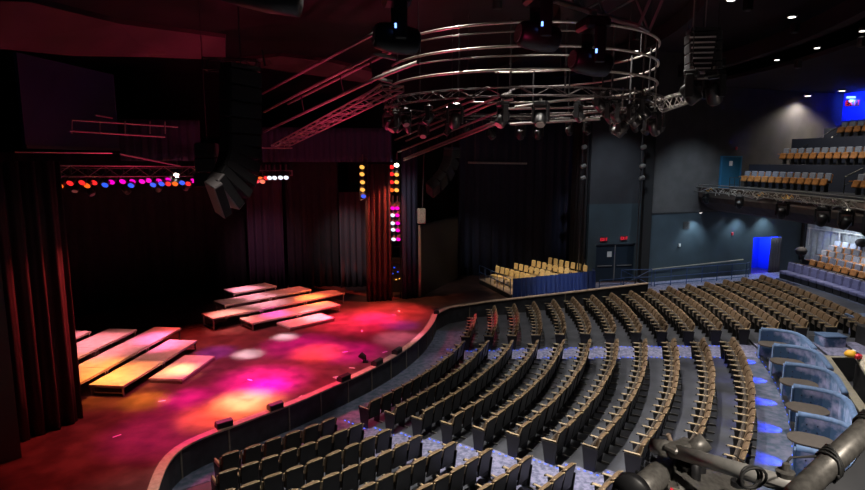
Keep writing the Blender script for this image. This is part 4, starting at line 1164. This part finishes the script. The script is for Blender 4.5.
ladder('tall ladder of paired coloured lamps right of the red striped curtain', 395, 158, 297, 31, [(392, 164, 'red'), (397, 162, 'star'), (392, 171, 'red'), (397, 171.5, 'gold'), (392, 179, 'red'), (397, 179, 'gold'), (392, 187, 'orange'), (397, 187, 'gold'),
    (393, 205, 'magenta'), (397.5, 205, 'magenta'), (393, 212, 'white'), (397.5, 212, 'magenta'), (393, 220, 'white'), (398, 220, 'magenta'), (393.5, 226.5, 'white'), (398, 227, 'magenta'), (394, 236, 'white'), (398.5, 236, 'magenta')], .45, 'tall ladder', zb=.7)
t = thing('backstage_rack', 'dark rack with blue and green lights behind the tall ladder', 'rack', at(395, 280, 33))
q = at(396, 270, 32.5)
MB().box((q.x, q.y + .3, 1.7), (.8, .4, 2.0), bev=.02).build('rack_body', 'black', t)
for i, (dx, dz, c) in enumerate(((-.2, .9, 'lens_blue'), (.1, 1.0, 'lens_blue'), (-.1, 1.25, 'lens_blue'), (.2, .6, 'lens_gold'), (.0, .55, 'lens_gold'))):
    MB().box((q.x + dx, q.y + .08, .9 + dz), (.09, .03, .05)).build('indicator', c, t)
# upper dark truss outlines on the left
t = thing('upper_truss', 'thin pink lit truss before the dark blue screen', 'truss', at(70, 130, 17))
for q in (((72, 120), (178, 127)), ((70, 131), (165, 137)), ((95, 115), (112, 118)), ((15, 152), (112, 153)), ((120, 154), (180, 166))):
    MB().tube([at(q[0][0], q[0][1], 17), at(q[1][0], q[1][1], 19)], .028, 6).build('pipe', 'pipe2', t)
for x in (72, 100, 125, 150, 165): MB().tube([at(x, 121, 17.5), at(x, 134, 17.5)], .02, 5).build('upright', 'pipe2', t)
# batten in the dark right opening
t = thing('batten', 'grey horizontal batten hanging before the navy curtain', 'rigging', at(498, 163, 35))
MB().tube([at(468, 162.5, 35), at(527, 163.5, 35)], .06, 8).build('pipe', 'pipe', t)
for x in (475, 520): MB().tube([at(x, 162, 35), Vector((at(x, 162, 35).x, 35, 14.6))], .015, 5).build('wire', 'black', t)
# side light ladders on the dark gaps at walls
for i, (px, lb) in enumerate(((582, 'dark vertical pipe with small lamps beside the exit wall'), (641, 'dark vertical pipe with small lamps at the wall corner'))):
    p = at(px, 170, 34.4)
    t = thing('lamp_boom', lb, 'truss', (p.x, p.y, .7)); MB().tube([(p.x, p.y, .7), (p.x, p.y, 11)], .04, 6).build('pole', 'black', t)
    for z in (7.2, 7.9, 9.0): MB().lathe([(.06, -.15), (.13, -.1), (.13, .15), (.08, .2)], (p.x, p.y - .15, z), 10, Matrix.Rotation(1.2, 4, 'Y')).build('lamp', 'pipe2', t)

# ================================================================== FOREGROUND RAIL AND LAMP
t = thing('balcony_rail_pipe', 'thick scuffed grey pipe rising to the right edge in the foreground', 'pipe', at(800, 492, 1.15))
pA, pB = at(795, 497, 1.15), at(905, 392, 1.35)
MB().tube([pA, pB], .0255, 24).build('pipe', 'pipe2', t, smooth=True)
def coil(c, ax, r, turns, th=.0022):
    ax = ax.normalized(); s = ax.cross(Vector((0, 0, 1))).normalized(); u = s.cross(ax); pts = []
    for i in range(turns * 16 + 1):
        a = 2 * PI * i / 16; pts.append(c + ax * (i / 16 * .008 * math.sin(i * .37) + i * .0002) + s * math.cos(a) * r + u * math.sin(a) * r)
    return MB().tube(pts, th, 6)
for f in (.28, .62): coil(pA.lerp(pB, f), pB - pA, .030, 4, .0028).build('tie_wire', 'cable', t, smooth=True)
p = pA.lerp(pB, .28)
MB().tube([p + Vector((-.03, 0, .02)), p + Vector((-.08, .01, .012)), p + Vector((-.11, .0, -.02))], .0028, 6).build('loose_wire', 'cable', t, smooth=True)
p = pA.lerp(pB, .62)
MB().tube([p + Vector((.03, 0, .01)), p + Vector((.06, .01, -.005)), p + Vector((.085, .0, .006))], .0025, 6).build('loose_wire', 'cable', t, smooth=True)
t = thing('crossbar_pipe', 'shiny grey pipe crossing the bottom edge towards the lamp', 'pipe', at(730, 470, 1.4))
qA, qB = at(668, 449, 1.62), at(812, 492, 1.2)
MB().tube([qA, qB], .0205, 24).build('pipe', 'brightpipe', t, smooth=True)
MB().tube([at(655, 446, 1.66), at(672, 450, 1.6)], [.024, .026], 20).build('end_sleeve', 'pipe2', t, smooth=True)
MB().tube([at(690, 452, 1.6), at(706, 441, 1.6)], .026, 20).build('cross_sleeve', 'pipe2', t, smooth=True)
MB().tube([at(695, 458, 1.62), at(697, 500, 1.62)], .014, 14).build('down_pipe', 'black', t, smooth=True)
MB().tube([at(668, 434, 1.62), at(672, 444, 1.62)], .006, 8).build('clamp_bolt', 'cap', t)
MB().box(at(681, 446, 1.6), (.10, .05, .02), .5, bev=.006).build('clamp_jaw', 'pipe2', t)
pj = at(768, 482, 1.27)
coil(pj + Vector((-.045, 0, .012)), qB - qA, .026, 3, .0035).build('tie_wire', 'cable', t, smooth=True)
MB().lathe([(.018, 0), (.02, .012), (.008, .014), (.008, .03)], at(785, 476, 1.2), 10).build('wing_nut', 'pipe2', t)
MB().tube([at(735, 455, 1.4), at(748, 466, 1.38), at(757, 474, 1.33)], .0022, 6).build('safety_wire', 'cable', t, smooth=True)
# dark panel right of the pipe
t = thing('rail_cloth', 'black cloth panel hanging under the thick foreground pipe', 'cloth', at(850, 490, 1.3))
u_ = pB - pA
vs = []
for i in range(9):
    p = pA + u_ * (i / 8)
    for j in range(4): vs.append(p + Vector((.02 + j * .09, -.01 - j * .05, -.02 - j * .20)) + Vector((0, .006 * math.sin(i * 1.7 + j), 0)))
fs = [[i * 4 + j, i * 4 + j + 1, i * 4 + j + 5, i * 4 + j + 4] for i in range(8) for j in range(3)]
o = MB().add(vs, fs).build('cloth', 'panel', t, smooth=True); md = o.modifiers.new('thick', 'SOLIDIFY'); md.thickness = .004
# foreground spotlight
t = thing('follow_spot', 'grey theatre lamp with ribbed body at the bottom edge', 'stage light', at(700, 490, 1.6))
MB().tube([at(672, 460, 1.72), at(655, 478, 1.6), at(632, 498, 1.5)], [.034, .038, .040], 20).build('barrel', 'pipe2', t, smooth=True)
for i in range(8):
    a = at(664 - i * 5, 468 + i * 4.6, 1.66 - i * .02); MB().box(a + Vector((-.028, 0, .022)), (.006, .03, .018), .6).build('cooling_fin', 'black', t)
MB().tube([at(634, 489, 1.52), at(630, 494, 1.5)], [.052, .052], 20).build('lens_ring', 'black', t, smooth=True)
MB().box(at(712, 497, 1.62), (.32, .22, .09), .15, m=Matrix.Rotation(-.15, 4, 'Z') @ Matrix.Rotation(.25, 4, 'Y'), bev=.02).build('housing', 'pipe2', t)
MB().box(at(690, 466, 1.68), (.09, .06, .05), .3, bev=.01).build('bracket', 'black', t)
MB().lathe([(.008, 0), (.018, .004), (.018, .02), (.008, .022)], at(737, 487, 1.53), 12).build('knob', 'black', t)
MB().box(at(672, 489, 1.5), (.008, .004, .006)).build('indicator', 'exit', t)
MB().tube([at(672, 488, 1.5), at(685, 492, 1.5), at(697, 500, 1.5)], .0025, 6).build('lead', 'brass', t)
MB().tube([at(660, 470, 1.62), at(657, 480, 1.6), at(661, 492, 1.6)], .003, 6).build('safety_cable', 'cable', t)

# ================================================================== LIGHTS
# house lights high over the seats
H = 14.2
for i, (r, a, e) in enumerate(((19.5, -12, 800), (19.5, -32, 1000), (24, 0, 650), (24, -20, 1200), (24, -38, 1400), (22, -50, 2900), (29, 1, 600), (29, -12, 850), (29, -27, 1300), (29, -42, 1100))):
    p = pol(r, a, 14.28)
    t = thing('house_light', 'round house light high above the seats, %s of the unseen ceiling lights' % ordw(i + 1), 'light', p, 'house lights above the seats')
    MB().lathe([(.2, 0), (.2, .28), (.12, .325)], p, 14).build('housing', 'black', t)
    spot('house_beam', p - Vector((0, 0, .06)), pol(r + 3.5, a, 0), e * 1.15, (1, .93, .84), 1.3, .9, .12)
# stage colour washes from the rigs
def wash(x, y, e, col, size=.3, src=None, z=.7, soft=.08, blend=.8):
    p = atz(x, y, z); s = src or (p.x - 1.0, p.y + 1.2, 7.0)
    spot('stage_and_fill_beam', s, p, e * 4.2, col, min(1.5, size * 2.0), 1.0, soft * 3)
MAG = (1, .0, .45); RED = (1, .07, .06); ORG_ = (1, .22, .03); PNK = (1, .35, .5); BLU = (.1, .1, 1); WHT = (.8, .85, 1)
wash(262, 380, 1100, MAG, .28); wash(268, 386, 1300, (1, 0, .8), .15); wash(190, 398, 700, MAG, .16); wash(246, 402, 2600, (1, .34, .12), .2); wash(242, 402, 1500, (1, .5, .25), .12); wash(215, 412, 800, (1, .12, .06), .2); wash(208, 420, 380, ORG_, .17)
wash(248, 354, 1700, WHT, .10); wash(285, 337, 1700, WHT, .09); wash(216, 352, 300, (.3, .05, 1), .15)
wash(318, 352, 1400, (1, .08, .03), .2); wash(350, 352, 500, MAG, .25); wash(300, 345, 500, MAG, .30); wash(398, 338, 400, (1, .35, .6), .20); wash(300, 375, 260, RED, .5)
wash(390, 312, 900, RED, .36); wash(360, 322, 800, (1, .02, .12), .34); wash(400, 325, 350, (.3, .05, .8), .16); wash(330, 318, 500, RED, .4); wash(375, 318, 700, (1, 0, .4), .2)
wash(140, 430, 90, RED, .6); wash(110, 465, 30, RED, .5); wash(165, 430, 170, MAG, .30); wash(145, 400, 550, (1, .4, .02), .14); wash(220, 340, 200, RED, .5)
wash(280, 375, 130, (1, .05, .4), .7); wash(210, 400, 130, (1, .12, .2), .7); wash(370, 325, 260, (1, .05, .15), .6); wash(255, 345, 60, (.9, .3, .5), .6)
# platforms
spot('deck_wash', (-9.5, 17, 9), (-10.8, 20.3, 1.3), 420, (1, .36, .30), .75, .8, .2); spot('deck_wash', (-6, 23, 9), (-7.5, 27.6, 1.3), 480, (1, .40, .38), .75, .8, .2)
wash(105, 380, 260, (1, .27, .035), .2, z=1.2); wash(130, 368, 230, (1, .27, .04), .2, z=1.2); wash(95, 368, 230, (1, .25, .04), .2, z=1.2); wash(160, 340, 350, (1, .14, .4), .2, z=1.2); wash(95, 348, 220, (1, .22, .3), .3, z=1.3); wash(180, 366, 380, (1, .5, .18), .12, z=1)
wash(228, 314, 230, (1, .35, .3), .2, z=1.3); wash(312, 297, 480, (1, .2, .03), .17, z=1.3); wash(275, 309, 260, (1, .05, .5), .14, z=1.3); wash(315, 312, 260, PNK, .14, z=1.1); wash(245, 291, 240, (1, .3, .45), .2, z=1.6); wash(265, 300, 160, PNK, .2, z=1.4)
# side light on curtains
spot('stage_and_fill_beam', (-7.2, 18.2, 6.6), (-10.9, 15.2, 3.6), 420, RED, .8, .8, .05)
spot('stage_and_fill_beam', (-.9, 29.75, 8.2), (-3.0, 30.35, 4.5), 900, (1, .10, .05), .9, .8, .03)
spot('stage_and_fill_beam', (-4.6, 29.3, 8.0), (-2.8, 30.4, 3.5), 250, (1, .4, .2), .8, .8, .03)
spot('stage_and_fill_beam', at(260, 178, 28), (-9.5, 33.4, 3.5), 170, (1, .4, .6), .8, .9)
spot('stage_and_fill_beam', at(300, 178, 28), (-5, 34, 3), 190, (1, .75, .8), .7, .9)
spot('stage_and_fill_beam', at(270, 250, 14), at(300, 110, 22), 500, (1, .05, .16), 1.2, .9)
spot('stage_and_fill_beam', (-2.5, 13.5, 6.5), (-4.5, 18, 11), 500, (1, .06, .16), 1.3, .9)  # unseen red spot added to brighten the catwalk pipes
spot('screen_light', (-3, 25, 10), (.6, 34, 3), 260, (1, .95, .85), .6, .9)
# unseen red fill added, aimed up at ceiling and rig
spot('stage_and_fill_beam', (-8, 19, 5), (-9, 17, 14), 170, (1, .03, .12), 1.8, .9)
spot('stage_and_fill_beam', (-3, 21, 4), (1, 18, 13), 400, (1, .04, .14), 1.5, .9)
spot('rig_light', (4, 11, 6.5), (3.2, 20, 11), 160, (1, .8, .7), 1.3, .9)
spot('rig_light', (12, 15, 6.5), (7, 18.5, 10.5), 60, (1, .8, .7), 1.0, .9)
spot('stage_and_fill_beam', (-3.5, 27.5, 8.2), pol(19.3, -7, .5), 1500, (1, .03, .12), .32, .9)
spot('array_fill', (-1.5, 8, 3), at(225, 192, 13), 30, (1, .75, .85), .25, .9)  # unseen spot added to lift the curved speaker bottom out of the dark
spot('wall_fill', (9, 29, 12.5), (11.6, 36, 5.5), 420, (.8, .9, 1), .8, .9)  # unseen spot added to brighten the wall above the exit doors
spot('rig_red_fill', (.5, 4.5, 8.5), at(600, 5, 7.4), 10, (1, .05, .2), .8, .9)  # unseen red spot added to tint the near truss and lamps
# light over the band platform
spot('platform_light', (2.5, 28, 12), (6.2, 33.8, 1.5), 1500, (1, .82, .55), .55, .7, .1)
spot('platform_light', (8.5, 29, 9), (7.2, 32, 1.2), 500, (.6, .75, 1), .5, .7, .1)
# teal wall wash
spot('wall_fill', (16, 31, 12), (17, 36.5, 2), 450, (.7, .85, 1), 1.3, .9)
# pale curtain wash and rear seats
for a in (8, 2): 
    p = pol(40.5, a, 4.5); spot('under_balcony_fill', p, pol(43.2, a, 3.0), 130, (.85, .92, 1), 2.4, .9)
    p = pol(38.7, a, 4.5); spot('under_balcony_fill', p, pol(39.5, a, 2.0), 85, (1, .9, .8), 2.4, .9)
for a in (4, -2): spot('under_balcony_fill', pol(36.0, a, 4.9), pol(37.4, a, 1.6), 60, (.85, .88, 1), 2.3, .9)  # unseen spots added so the purple lounge chairs show
# balcony seats
for a in (7, 0, -8): spot('balcony_light', pol(34.5, a, 12.4), pol(38.5, a, 8), 170, (1, .9, .75), 1.8, .9)
# foreground
spot('rail_fill', (1.2, -1.5, 11.5), at(730, 470, 1.4), 300, (1, .9, .78), .6, .8)  # unseen spot added to brighten the foreground pipes
